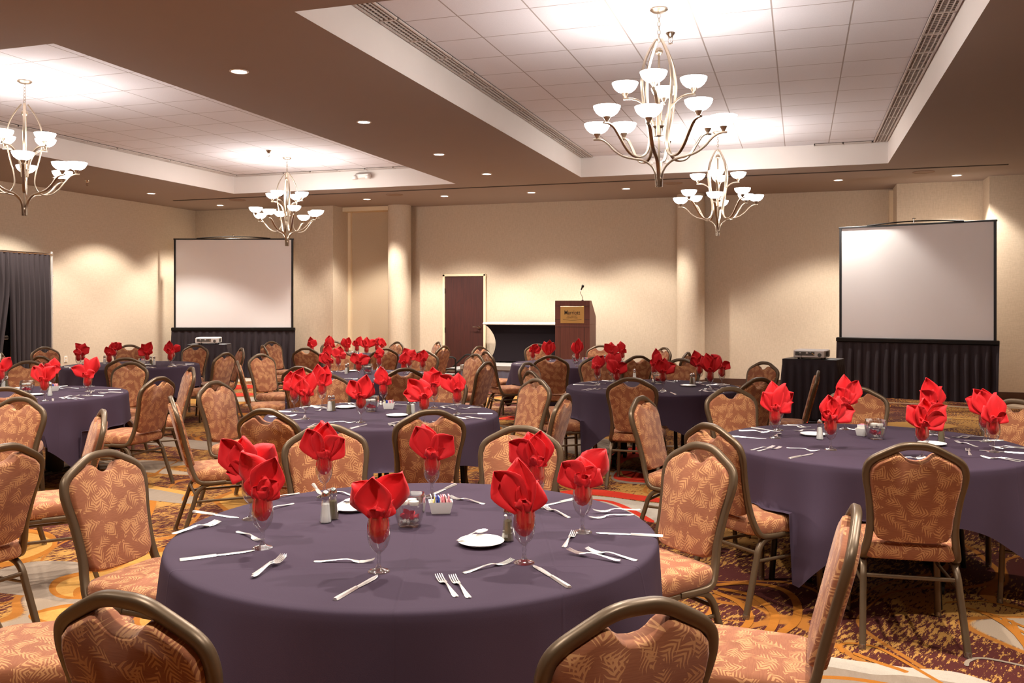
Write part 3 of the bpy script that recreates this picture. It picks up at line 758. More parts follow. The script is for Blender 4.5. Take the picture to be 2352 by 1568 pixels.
for s in (-1, 1):
    r = MB(); r.sweep(spline([(-.36, s * .46, .0), (-.34, s * .46, .10), (.05, s * .46, .47), (.16, s * .46, .54), (.25, s * .46, .52), (.27, s * .46, .44), (.27, s * .46, .0)], 5), circ(.017, 8), (0, 1, 0)); r.build('handrail', M['black_metal'], t)
    r = MB(); r.sweep(spline([(-.25, s * .46, .0), (.02, s * .46, .26), (.12, s * .46, .31), (.27, s * .46, .31)], 5), circ(.014, 8), (0, 1, 0)); r.build('side_frame', M['black_metal'], t)
# table in dark spandex
ta = xd(-.60, 17.9); ty = ta.y + .33
t = thing('draped_table', (ta.x + .98, ty, SH), 'white topped table in stretched dark spandex on the stage behind the lectern', 'table')
MB().box((0, 0, .785), (1.96, .62, .045), 0, 0, .012).build('table_top', M['white_plastic'], t)
m = MB(); vs = []; nz = 14; nx = 24; lev = []
for j in range(nz + 1):
    v = j / nz; z = .775 * (1 - v) + .03 * v
    ins = .27 * (math.sin(PI * min(1, v * .86)) ** .75) * (1 - .25 * v)
    hx, hy = .97 - ins, .30 - ins * .25
    ring = []
    for (sx, sy, a0) in ((1, -1, -90), (1, 1, 0), (-1, 1, 90), (-1, -1, 180)):
        for q in range(6):
            an = math.radians(a0 + q * 18); rr = .04
            ring.append((sx * (hx - rr) + rr * math.cos(an), sy * (hy - rr) + rr * math.sin(an), z))
    vs += ring
k = 24
m.add(vs, [(j * k + i, (j + 1) * k + i, (j + 1) * k + (i + 1) % k, j * k + (i + 1) % k) for j in range(nz) for i in range(k)])
m.build('spandex_cover', M['spandex'], t)
for sx in (-1, 1):
    for sy in (-1, 1): MB().cyl((sx * .66, sy * .2, 0), (sx * .66, sy * .2, .77), .018, 8).build('leg', M['black_metal'], t)
# lectern
def lectern():
    A = xd((1275 - CXP) / F * 16.75, 16.75); 
    rz = 0.0; W = .67; Dp = .52
    ux = Vector((math.cos(rz), math.sin(rz), 0)); uy = Vector((-math.sin(rz), math.cos(rz), 0))
    ctr = A + ux * W / 2 + uy * Dp / 2
    t = thing('lectern', (ctr.x, ctr.y, SH), 'dark wooden lectern with gold nameplate and microphone on the stage', 'lectern', rz)
    h1, h2 = .80, 1.245
    MB().box((0, 0, h1 / 2), (W, Dp, h1), 0, 0, .004).build('base_cabinet', M['lectern_wood'], t, 0)
    f = MB()
    for x in (-W / 2 + .10, W / 2 - .10): f.box((x, -Dp / 2 - .0005, h1 / 2 - .02), (.006, .004, h1 - .06))
    f.box((0, -Dp / 2 - .0005, h1 - .05), (W, .004, .006)); f.box((0, -Dp / 2 - .0005, h1 + .09), (W, .004, .006)); f.box((0, -Dp / 2 - .0005, h2 - .10), (W, .004, .006))
    f.build('groove', M['black_plastic'], t, 0)
    # upper case: side profile with sloping reading top
    prof = [(-Dp / 2, h1), (Dp / 2, h1), (Dp / 2, h2 - .30), (-Dp / 2 + .14, h2), (-Dp / 2, h2)]
    m = MB(); vs = [(x, y, z) for x in (-W / 2, W / 2) for y, z in prof]; n = 5
    m.add(vs, [(4, 3, 2, 1, 0), (5, 6, 7, 8, 9)] + [(i, (i + 1) % n, n + (i + 1) % n, n + i) for i in range(n)])
    m.build('reading_desk', M['lectern_wood'], t, 0)
    pl = MB().box((0, -Dp / 2 - .006, h2 - .265), (.455, .012, .315), 0, 0, .003).build('nameplate', M['gold'], t, 0)
    pl['label'] = 'gold nameplate with dark lettering'
    dg = bpy.context.evaluated_depsgraph_get
    def text(s, size, z, sx=1.0, shear=0.0, off=0.0):
        cu = bpy.data.curves.new('lettering', 'FONT'); cu.body = s; cu.size = size; cu.align_x = 'CENTER'; cu.extrude = .0015; cu.offset = off; cu.shear = shear
        ob = bpy.data.objects.new('lettering_source', cu); col.objects.link(ob); bpy.context.view_layer.update()
        me = bpy.data.meshes.new_from_object(ob.evaluated_get(dg())); bpy.data.objects.remove(ob); bpy.data.curves.remove(cu)
        me.materials.clear(); me.materials.append(M['plaque_ink'])
        o = bpy.data.objects.new('lettering', me); col.objects.link(o); o.parent = pl
        o.location = (0, -Dp / 2 - .0135, z); o.rotation_euler = (PI / 2, 0, 0); o.scale = (sx, 1, 1); return o
    text('Marriott', .112, h2 - .262, .80, 0, .0008)
    text('SALT LAKE CITY', .028, h2 - .302, .95); text('UNIVERSITY PARK', .028, h2 - .334, .95)
    MB().sweep(spline([(-.18, -Dp / 2 - .0135, h2 - .352), (-.08, -Dp / 2 - .0135, h2 - .366), (0, -Dp / 2 - .0135, h2 - .369), (.08, -Dp / 2 - .0135, h2 - .366), (.18, -Dp / 2 - .0135, h2 - .352)], 6), [(.003, .001), (-.003, .001), (-.003, -.001), (.003, -.001)], (0, 0, 1)).build('flourish', M['plaque_ink'], pl, 0)
    mic = thing('microphone', (0, 0, 0), 'gooseneck microphone rising from the lectern top', 'microphone')
    P = ctr + ux * .17 + uy * (-Dp / 2 + .12); mic.location = (P.x, P.y, SH + h2); mic.rotation_euler = (0, 0, rz)
    MB().lathe([(.001, 0), (.022, 0), (.022, .006), (.008, .02)], 14).build('base_flange', M['black_metal'], mic)
    MB().sweep(spline([(0, 0, .01), (-.01, 0, .08), (-.045, .0, .15), (-.03, .0, .2)], 6), circ(.006, 8), (0, 1, 0)).build('gooseneck', M['chrome'], mic)
    MB().cyl((-.03, 0, .2), (-.005, .0, .255), .012, 12, .016).build('mic_body', M['black_plastic'], mic)
    b = MB(); b.ball((.004, 0, .272), .026, 14, 1.2); b.build('mic_head', M['black_metal'], mic)
lectern()
# ------------------------------------------------------------------ BANQUET CHAIR
CH = .955; LEAN = math.tan(math.radians(14.5))
def bp(x, z, d=0.0):
    z = z + max(0, z - .46) * .045; x *= .965
    return Vector((x, -.205 - (z - .46) * LEAN - d, z))
def make_chair():
    t = thing('banquet_chair', (0, 0, 0), 'leaf patterned banquet chair with bronze frame at table', 'chair', 0, 'leaf patterned banquet chairs')
    # back frame
    half = [(-.196, .0, .392), (-.200, -.11, .392), (-.203, -.175, .408)]
    half = [Vector(p) for p in half] + [bp(-.197, .475), bp(-.188, .54), bp(-.189, .60), bp(-.198, .69), bp(-.213, .765), bp(-.2155, .803), bp(-.206, .838), bp(-.180, .863), bp(-.128, .890), bp(-.078, .913), bp(-.04, .922), bp(0, .9235)]
    P = half + [Vector((-p.x, p.y, p.z)) for p in half[-2::-1]]
    MB().sweep(spline(P, 5), rrect(.0165, .0135, .006), (1, 0, 0)).build('back_frame', M['frame'], t, 50)
    # back pad
    out = [(0, .487), (.07, .488), (.125, .492), (.155, .502), (.170, .525), (.1745, .56), (.176, .60), (.186, .68), (.201, .755), (.203, .80), (.194, .830), (.170, .852), (.126, .873), (.094, .888), (.076, .890), (.063, .882), (.050, .869), (.030, .858), (0, .854)]
    O = out + [(-x, z) for x, z in out[-2:0:-1]]
    n = len(O); cx, cz = 0, .68; m = MB(); vs = []; T = .026
    prof = [(.925, -1.06), (.95, -1.0), (.982, -.74), (1.0, -.25), (1.0, .25), (.982, .74), (.95, 1.0), (.925, 1.06)]
    for sc, d in prof:
        for x, z in O:
            if sc < .97: k = sc
            else: k = sc
            q = bp(cx + (x - cx) * k, cz + (z - cz) * (1 - (1 - k) * .55)); vs.append(q + Vector((0, 1, LEAN)).normalized() * (d * T) * 1.0)
    fs = [(j * n + i, j * n + (i + 1) % n, (j + 1) * n + (i + 1) % n, (j + 1) * n + i) for j in range(len(prof) - 1) for i in range(n)]
    fs.append(tuple(range(n - 1, -1, -1))); fs.append(tuple((len(prof) - 1) * n + i for i in range(n)))
    m.add(vs, fs).build('backrest', M['leaf_fabric'], t, 60, uvfn=lambda c, nr: (c.x, c.z) if nr.y > 0 else (c.x + 3.3, c.z + 1.7))
    # seat
    sq = []
    for sx, sy, a0 in ((1, 1, 0), (-1, 1, 90), (-1, -1, 180), (1, -1, 270)):
        for d in (0, 22, 45, 68, 90):
            a = math.radians(a0 + d); r = .06; wx = .222 if sy > 0 else .205
            sq.append((sx * (wx - r) + r * math.cos(a), sy * (.225 - r) + r * math.sin(a) + .01))
    n = len(sq); vs = []
    lay = [(.90, .398), (.97, .400), (1.0, .412), (1.015, .435), (1.005, .458), (.97, .472), (.88, .481), (.6, .489), (.3, .492)]
    for sc, z in lay: vs += [(x * sc, .01 + (y - .01) * sc, z) for x, y in sq]
    m = MB(); fs = [(j * n + i, j * n + (i + 1) % n, (j + 1) * n + (i + 1) % n, (j + 1) * n + i) for j in range(len(lay) - 1) for i in range(n)]
    fs.append(tuple(range(n - 1, -1, -1))); fs.append(tuple((len(lay) - 1) * n + i for i in range(n)))
    m.add(vs, fs).build('seat', M['leaf_fabric'], t, 60, uvfn=lambda c, nr: (c.x + 5, c.y) if abs(nr.z) > .6 else (c.x + c.y + 7, c.z))
    # seat frame
    m = MB(); sec = rrect(.011, .011, .004)
    for s in (-1, 1): m.sweep([(s * .196, -.08, .386), (s * .198, .13, .386)], rrect(.012, .012, .005), (0, 0, 1))
    m.sweep([(-.19, -.10, .384), (.19, -.10, .384)], sec, (0, 0, 1)); m.sweep([(-.19, .14, .384), (.19, .14, .384)], sec, (0, 0, 1))
    m.build('seat_frame', M['frame'], t, 50)
    lsec = rrect(.0145, .0125, .005)
    for s in (-1, 1):
        for nm, ctrl, foot in (('leg', [(.198, .10, .386), (.199, .165, .384), (.202, .212, .366), (.205, .236, .325), (.208, .243, .26), (.216, .252, .012)], (.216, .252)),
                               ('leg', [(.196, -.04, .386), (.197, -.10, .384), (.199, -.152, .366), (.203, -.185, .325), (.207, -.205, .26), (.222, -.285, .012)], (.222, -.285))):
            l = MB().sweep(spline([(s * x, y, z) for x, y, z in ctrl], 5), lsec, (1, 0, 0)).build(nm, M['frame'], t, 50)
            g = MB(); g.cyl((s * foot[0], foot[1], 0), (s * foot[0], foot[1], .007), .016, 12); g.cyl((s * foot[0], foot[1], .007), (s * foot[0], foot[1], .026), .0165, 12, .015)
            g.build('glide', M['glide'], l)
        MB().sweep([(s * .206, .240, .275), (s * .206, -.203, .275)], rrect(.008, .006, .003), (0, 0, 1)).build('stretcher', M['frame'], t, 50)
    MB().sweep([(-.205, -.19, .315), (.205, -.19, .315)], rrect(.009, .007, .003), (0, 0, 1)).build('stretcher', M['frame'], t, 50)
    return t
TOPY = bp(0, .93).y

# ------------------------------------------------------------------ TABLES
RT = .855; ZTB = .765
TAB = {'T1': (xd(-.342, 3.2), .35, 'nearest table'), 'T2': (xd(2.10, 5.20), .29, 'right edge table'), 'T3': (xd(-.96, 6.59), 1.05, 'middle table'),
       'T4': (xd(1.40, 8.75), .1, 'table before right projector'), 'T5': (xd(-4.40, 8.0), .55, 'left edge table'), 'T6': (xd(-5.1, 11.87), .9, 'table before left projector'),
       'T7': (xd(-1.69, 10.16), .3, 'third table from front'), 'T8': (xd(-2.6, 14.0), .5, 'farthest table'), 'T9': (xd(.85, 12.2), .8, 'lectern table')}
T0 = xd(-3.6, 4.5)
def make_table(c, lb):
    t = thing('round_table', (c.x, c.y, 0), lb, 'table', 0, 'round banquet tables')
    MB().lathe([(.001, .735), (RT - .02, .735), (RT - .006, .738), (RT - .004, .758), (RT - .012, .762), (.001, .762)], 64).build('table_top', M['table_wood'], t)
    for k in range(4):
        a = k * PI / 2 + .5
        m = MB(); m.cyl((.56 * math.cos(a), .56 * math.sin(a), .735), (.62 * math.cos(a), .62 * math.sin(a), .0), .017, 10); m.build('leg', M['black_metal'], t)
    for s in (-1, 1):
        m = MB(); m.lathe([(.06, .09), (.075, .12), (.075, .735)], 20, (s * .34, 0, 0), closed=True); m.build('pedestal', M['black_metal'], t)
        m = MB(); m.box((s * .34, 0, .09), (.06, .62, .04), 0, 0, .008); m.build('foot_bar', M['steel'] if False else M['black_metal'], t)
        for q in (-1, 1):
            w = MB(); w.cyl((s * .34 - .015, q * .28, .036), (s * .34 + .015, q * .28, .036), .036, 18); w.box((s * .34, q * .28, .06), (.04, .02, .05)); w.build('caster', M['rubber'], t)
    return t
def make_cloth(c, rot, lb, seed, seats=()):
    rr = random.Random(seed); ph = [rr.uniform(0, 6.28) for _ in range(6)]
    n = 240; A = 1.115; m = MB(); vs = [(0, 0, ZTB)]
    rings = [(.25, 0), (.5, 0), (.75, 0), (RT - .03, 0), (RT - .013, -.0008), (RT - .005, -.003), (RT + .001, -.0075)]
    for r, dz in rings: vs += [(r * math.cos(2 * PI * i / n), r * math.sin(2 * PI * i / n), ZTB + dz) for i in range(n)]
    NS = 16
    for j in range(NS + 1):
        v = j / NS
        for i in range(n):
            th = 2 * PI * i / n
            a4 = ((th + PI / 4) % (PI / 2)) - PI / 4
            corner = abs(a4) / (PI / 4)
            L = min(A / max(.001, math.cos(a4)), 1.46) - RT
            hem = ZTB - .014 - L; hem = max(hem, .02 + .01 * math.sin(9 * th))
            s = v * (ZTB - .014 - hem)
            if j == 0: r, z = RT + .004, ZTB - .014
            else:
                z = ZTB - .014 - s
                env = min(1, s / .35)
                fold = .5 * math.sin(8 * th + ph[0]) + .35 * math.sin(13 * th + ph[1] + 1.2 * math.sin(2 * th)) + .25 * math.sin(21 * th + ph[2])
                r = RT + .006 + .05 * s + .042 * env * fold * (.35 + .9 * corner) + .05 * s * corner
                # crease of the corner fold
                r += .035 * env * math.exp(-((abs(a4) - .62) / .09) ** 2) * min(1, s / .3)
            if z < .505:                       # where a seat is pushed under, the cloth lies on the seat
                wx, wy = c.x + r * math.cos(th + rot), c.y + r * math.sin(th + rot)
                for ox, oy, an in seats:
                    lx = (wx - ox) * math.cos(an) + (wy - oy) * math.sin(an); ly = -(wx - ox) * math.sin(an) + (wy - oy) * math.cos(an)
                    if abs(lx) < .245 and -.26 < ly < .275: z = .503 - .004 * v; break
            vs.append((r * math.cos(th), r * math.sin(th), z))
    nr = len(rings) + NS + 1
    fs = [(0, 1 + i, 1 + (i + 1) % n) for i in range(n)]
    fs += [(1 + j * n + i, 1 + (j + 1) * n + i, 1 + (j + 1) * n + (i + 1) % n, 1 + j * n + (i + 1) % n) for j in range(nr - 1) for i in range(n)]
    o = m.add(vs, fs).build('tablecloth', M['cloth'], None, 60)
    o.location = (c.x, c.y, 0); o.rotation_euler = (0, 0, rot)
    return tag(o, lb, 'tablecloth', 'purple grey tablecloths')
for i, (k, (c, rot, nm)) in enumerate(TAB.items()):
    make_table(c, 'round wooden ' + nm + ' hidden under its purple cloth')

# ------------------------------------------------------------------ places round a table, named as seen from the camera
SECT = ['right side, farther seat', 'far side, right seat', 'far side, left seat', 'left side, farther seat', 'left side, nearer seat', 'near side, left seat', 'near side, right seat', 'right side, nearer seat']
SHORT = ['right far', 'far right', 'far left', 'left far', 'left near', 'near left', 'near right', 'right near']
def sector_assign(c, pts):
    """give each point its own one of the eight places"""
    cX, cD = cam_xd(c); an = []
    for p in pts:
        X, D = cam_xd(p); an.append(math.degrees(math.atan2(D - cD, X - cX)) % 360)
    pairs = sorted((min(abs(a - (k * 45 + 22.5)), 360 - abs(a - (k * 45 + 22.5))), i, k) for i, a in enumerate(an) for k in range(8))
    res = {}; used = set()
    for d, i, k in pairs:
        if i in res or k in used: continue
        res[i] = k; used.add(k)
    return [res.get(i, 0) for i in range(len(pts))]

# ------------------------------------------------------------------ CHAIRS  (back-top pixel per chair)
CHAIRS = {
 'T1': [(282, 1366), (1468, 1382), (228, 1037), (745, 976), (1200, 979), (1617, 1019), (1968, 1166), None],
 'T2': [(1628, 974), (2106, 1019), (1968, 889), (2338, 918), (1470, 911), (1674, 890), None],
 'T3': [(610, 940), (990, 942), (392, 911), (490, 876), (748, 859), (1022, 860), (1235, 870), (1300, 905)],
 'T4': [(1450, 868), (1218, 852), (1210, 832), (1745, 868), (1880, 852), (1757, 831), (1565, 824), (1368, 820)],
 'T5': [(368, 866), (303, 832), (8, 890), (65, 829), (441, 843)],
 'T6': [(93, 818), (101, 797), (2, 811), (297, 792), (288, 822), (451, 792), (519, 810), (556, 799)],
 'T7': [(930, 846), (688, 842), (545, 829), (597, 813), (778, 806), (975, 806), (1094, 813), (1120, 831)],
 'T8': [(702, 799), (883, 800), (765, 783), (914, 785), (1008, 785), (1020, 794), (622, 784), (603, 793)],
 'T9': [(1265, 817), (1467, 817), (1234, 790), (1380, 793), (1527, 798), (1580, 809), (1100, 795), (1116, 807)],
 'T0': [(10, 1022), (238, 942), (48, 913)]}
ROT = {}
SEATED = {}
proto = None
for k, lst in CHAIRS.items():
    c = TAB[k][0] if k in TAB else T0
    tops = []
    for i, q in enumerate(lst):
        if q is None:
            tops.append(xd(-1.84, 2.82) if k == 'T1' else xd(3.19, 4.57))
        else: tops.append(at(q[0], q[1], CH))
    sec = sector_assign(c, tops)
    for i, tp in enumerate(tops):
        d = Vector((c.x - tp.x, c.y - tp.y, 0)); ang = math.atan2(d.y, d.x) - PI / 2 + ROT.get((k, i), 0)
        loc = Vector((tp.x, tp.y, 0)) - Matrix.Rotation(ang, 3, 'Z') @ Vector((0, TOPY, 0))
        if k == 'T0':
            lb = 'chair at the left edge facing out of view, ' + ['seen from behind', 'turned nearly edge on', 'its light front showing'][i]
        else:
            lb = 'leaf patterned chair at the %s of the %s' % (SECT[sec[i]], TAB[k][2])
        if proto is None: proto = o = make_chair()
        else: o = copy_tree(proto)
        o.location = (loc.x, loc.y, 0); o.rotation_euler = (0, 0, ang); o['label'] = lb
        SEATED.setdefault(k, []).append((loc.x, loc.y, ang))
for i, (k, (c, rot, nm)) in enumerate(TAB.items()):
    make_cloth(c, rot, 'purple grey tablecloth draped over the ' + nm, 20 + i, SEATED[k])

# ------------------------------------------------------------------ TABLEWARE
def strip(m, pts, th=.0022):
    """metal strip: pts = (x, y, z, halfwidth)"""
    n = len(pts); vs = []
    for x, y, z, w in pts: vs += [(x - w, y, z + th * .2), (x - w * .55, y, z + th), (x + w * .55, y, z + th), (x + w, y, z + th * .2), (x + w * .5, y, z), (x - w * .5, y, z)]
    fs = [(i * 6 + j, i * 6 + (j + 1) % 6, (i + 1) * 6 + (j + 1) % 6, (i + 1) * 6 + j) for i in range(n - 1) for j in range(6)]
    fs += [tuple(range(5, -1, -1)), tuple((n - 1) * 6 + j for j in range(6))]
    m.add(vs, [tuple(reversed(f)) for f in fs])
def fork_mesh():
    m = MB()
    strip(m, [(0, 0, .001, .005), (0, .006, .001, .0085), (0, .02, .001, .0088), (0, .05, .004, .0062), (0, .085, .008, .0035), (0, .105, .009, .003), (0, .12, .007, .0045), (0, .128, .004, .0105), (0, .145, .0015, .012)], .0025)
    for k in range(4):
        x = (k - 1.5) * .0066
        strip(m, [(x, .143, .0015, .0023), (x, .16, .002, .002), (x, .18, .006, .0018), (x, .192, .010, .0011)], .0018)
    return m
def knife_mesh():
    m = MB()
    strip(m, [(0, 0, .0, .007), (0, .005, .0, .0095), (0, .03, .0, .009), (0, .08, .0, .0075), (0, .112, .0, .006)], .007)
    strip(m, [(0, .110, .002, .0055), (0, .12, .002, .008), (.001, .16, .002, .0095), (.001, .20, .002, .0098), (-.001, .222, .002, .007), (-.003, .234, .002, .0015)], .0022)
    return m
def spoon_mesh():
    m = MB()
    strip(m, [(0, 0, .002, .005), (0, .006, .002, .008), (0, .03, .003, .007), (0, .07, .008, .0035), (0, .10, .010, .003), (0, .112, .006, .004)], .0022)
    vs = []; n = 16
    for j in range(5):
        f = j / 4
        for i in range(n):
            a = 2 * PI * i / n; vs.append((.0185 * (f ** .9) * math.cos(a), .137 + .029 * (f ** .9) * math.sin(a), .0005 + .0075 * f * f))
    m.add(vs, [(j * n + i, j * n + (i + 1) % n, (j + 1) * n + (i + 1) % n, (j + 1) * n + i) for j in range(4) for i in range(n)] + [tuple(range(n - 1, -1, -1))])
    return m
PROTO = {}
def cutlery(kind, mb, loc, ang, lb, z=ZTB):
    key = kind.split('_')[-1]
    if key not in PROTO:
        o = mb().build(kind, M['steel'], None, 35); PROTO[key] = o
    else:
        o = PROTO[key].copy(); col.objects.link(o); o.name = kind
    o.location = (loc.x, loc.y, z); o.rotation_euler = (0, 0, ang)
    tag(o, lb, key if key != 'knife' else 'knife', {'fork': 'steel forks on the tables', 'knife': 'steel knives on the tables', 'spoon': 'steel spoons'}[key])
    return o
def along(kind, mb, a, b, lb, z=ZTB, L=.192):
    A = at(a[0], a[1], ZTB); B = at(b[0], b[1], ZTB); ang = math.atan2(B.y - A.y, B.x - A.x) - PI / 2
    mid = (A + B) / 2; d = (B - A).normalized(); p = mid - d * L / 2
    return cutlery(kind, mb, p, ang, lb, z)

# goblet
GP = [(.034, .0008), (.0335, .003), (.026, .006), (.012, .010), (.0065, .018), (.0055, .034), (.0075, .042), (.0055, .05), (.008, .058), (.018, .066), (.028, .080), (.0345, .100), (.0358, .120), (.034, .142), (.0312, .168)]
def goblet_mesh():
    m = MB(); m.lathe(GP, 24, fn=lambda r, z, a: r * (1 + (.05 * math.cos(8 * a) if .004 < z < .012 else 0)))
    m.lathe([(.001, .0008), (.034, .0008)], 24); m.lathe([(.0312, .168), (.0302, .1685), (.0302, .166)], 24)
    return m
_pn = [0]
def petal(m, base, tip, w, nrm, cup, rr, nu=6, nt=9):
    b = Vector(base); T = Vector(tip) - b; n = Vector(nrm)
    hl = Vector((T.x, T.y, 0)).length
    mid = b + T * .5 + Vector((0, 0, .22 * hl)) + n * rr.uniform(.0, .012)
    vs = []; wob = rr.uniform(0, 6)
    for i in range(nt + 1):
        t = i / nt
        P = b * (1 - t) ** 2 + mid * 2 * t * (1 - t) + Vector(tip) * t * t
        Td = ((mid - b) * (1 - t) + (Vector(tip) - mid) * t).normalized()
        S = Td.cross(n); S = S.normalized() if S.length > 1e-5 else RIGHT; nn = S.cross(Td).normalized()
        h = w * ((.42 + .58 * math.sin(PI * min(1, t / .55) / 2)) if t < .55 else max(.015, (1 - ((t - .55) / .45) ** 1.35)))
        for k in range(nu + 1):
            u = -1 + 2 * k / nu
            q = P + S * (u * h) + nn * (cup * h * (u * u) + .010 * math.sin(u * 3.3 + wob) * (.3 + t) - .35 * abs(u) * h * .25)
            vs.append(q)
    n1 = nu + 1
    m.add(vs, [(i * n1 + k, i * n1 + k + 1, (i + 1) * n1 + k + 1, (i + 1) * n1 + k) for i in range(nt) for k in range(nu)])
def napkin(loc, tips, seed, rot=0.0):
    """tips: (dx right, up, toward camera) in metres measured from the rim"""
    rr = random.Random(seed); m = MB(); zr = .166
    a0, a1 = rr.uniform(0, 6), rr.uniform(0, 6)
    pl = lambda r, z, a: r * (1 + .10 * math.sin(7 * a + a0 + z * 40) + .06 * math.sin(13 * a + a1))
    bz = rr.uniform(.088, .108)
    m.lathe([(.001, bz - .010), (.014, bz - .004), (.025, bz + .012), (.0298, bz + .026), (.0306, .142), (.0284, .166), (.030, .182), (.033, .192), (.001, .185)], 32, fn=pl)
    for i, tp in enumerate(tips):
        dx, up = tp[0], tp[1]; dep = tp[2] if len(tp) > 2 else rr.uniform(-.012, .02); w = tp[3] if len(tp) > 3 else None
        ln = math.hypot(dx, up); w = w or max(.026, min(.058, ln * .52))
        hb = .014; an = math.atan2(up, dx)
        base = RIGHT * (.012 * math.cos(an)) - FWD * (.012 + dep * .25) * (1 if dep > -.005 else -1) + Vector((0, 0, zr + .004))
        tip = RIGHT * dx - FWD * dep + Vector((0, 0, zr + up))
        nrm = (-FWD * .9 + RIGHT * (.25 * (1 if dx > 0 else -1)) * rr.uniform(.2, 1.2) + Vector((0, 0, .15))).normalized()
        if dep < -.005: nrm = -nrm
        petal(m, base, tip, w, nrm, rr.uniform(.25, .6), rr)
    # a small turned-over fold in front of the rim
    for k in range(2):
        dx = rr.uniform(-.034, .034); up = rr.uniform(.028, .05)
        petal(m, Vector((0, 0, zr + .002)) - FWD * .024 - RIGHT * dx * .4, RIGHT * dx - FWD * rr.uniform(.034, .05) + Vector((0, 0, zr + up)), .024, (-FWD + Vector((0, 0, .4))).normalized(), -.35, rr)
    # loose folds behind
    for k in range(2):
        dx = rr.uniform(-.05, .05); up = rr.uniform(.05, .085)
        petal(m, Vector((0, 0, zr)) + FWD * .012, RIGHT * dx + FWD * rr.uniform(.02, .05) + Vector((0, 0, zr + up)), .03, FWD, .4, rr)
    # rolled collar at the rim
    cl = [(.0275, .167), (.032, .176), (.036, .188), (.037, .197)]
    m.lathe(cl, 28, fn=lambda r, z, a: r * (1 + .12 * math.sin(3 * a + a0) + .07 * math.sin(5 * a + a1)))
    o = m.build('folded_napkin', M['napkin'], None, 70)
    md = o.modifiers.new('thickness', 'SOLIDIFY'); md.thickness = .0016; md.offset = 0
    o.location = (loc.x, loc.y, loc.z); o.rotation_euler = (0, 0, rot)
    return o
NECK = .165
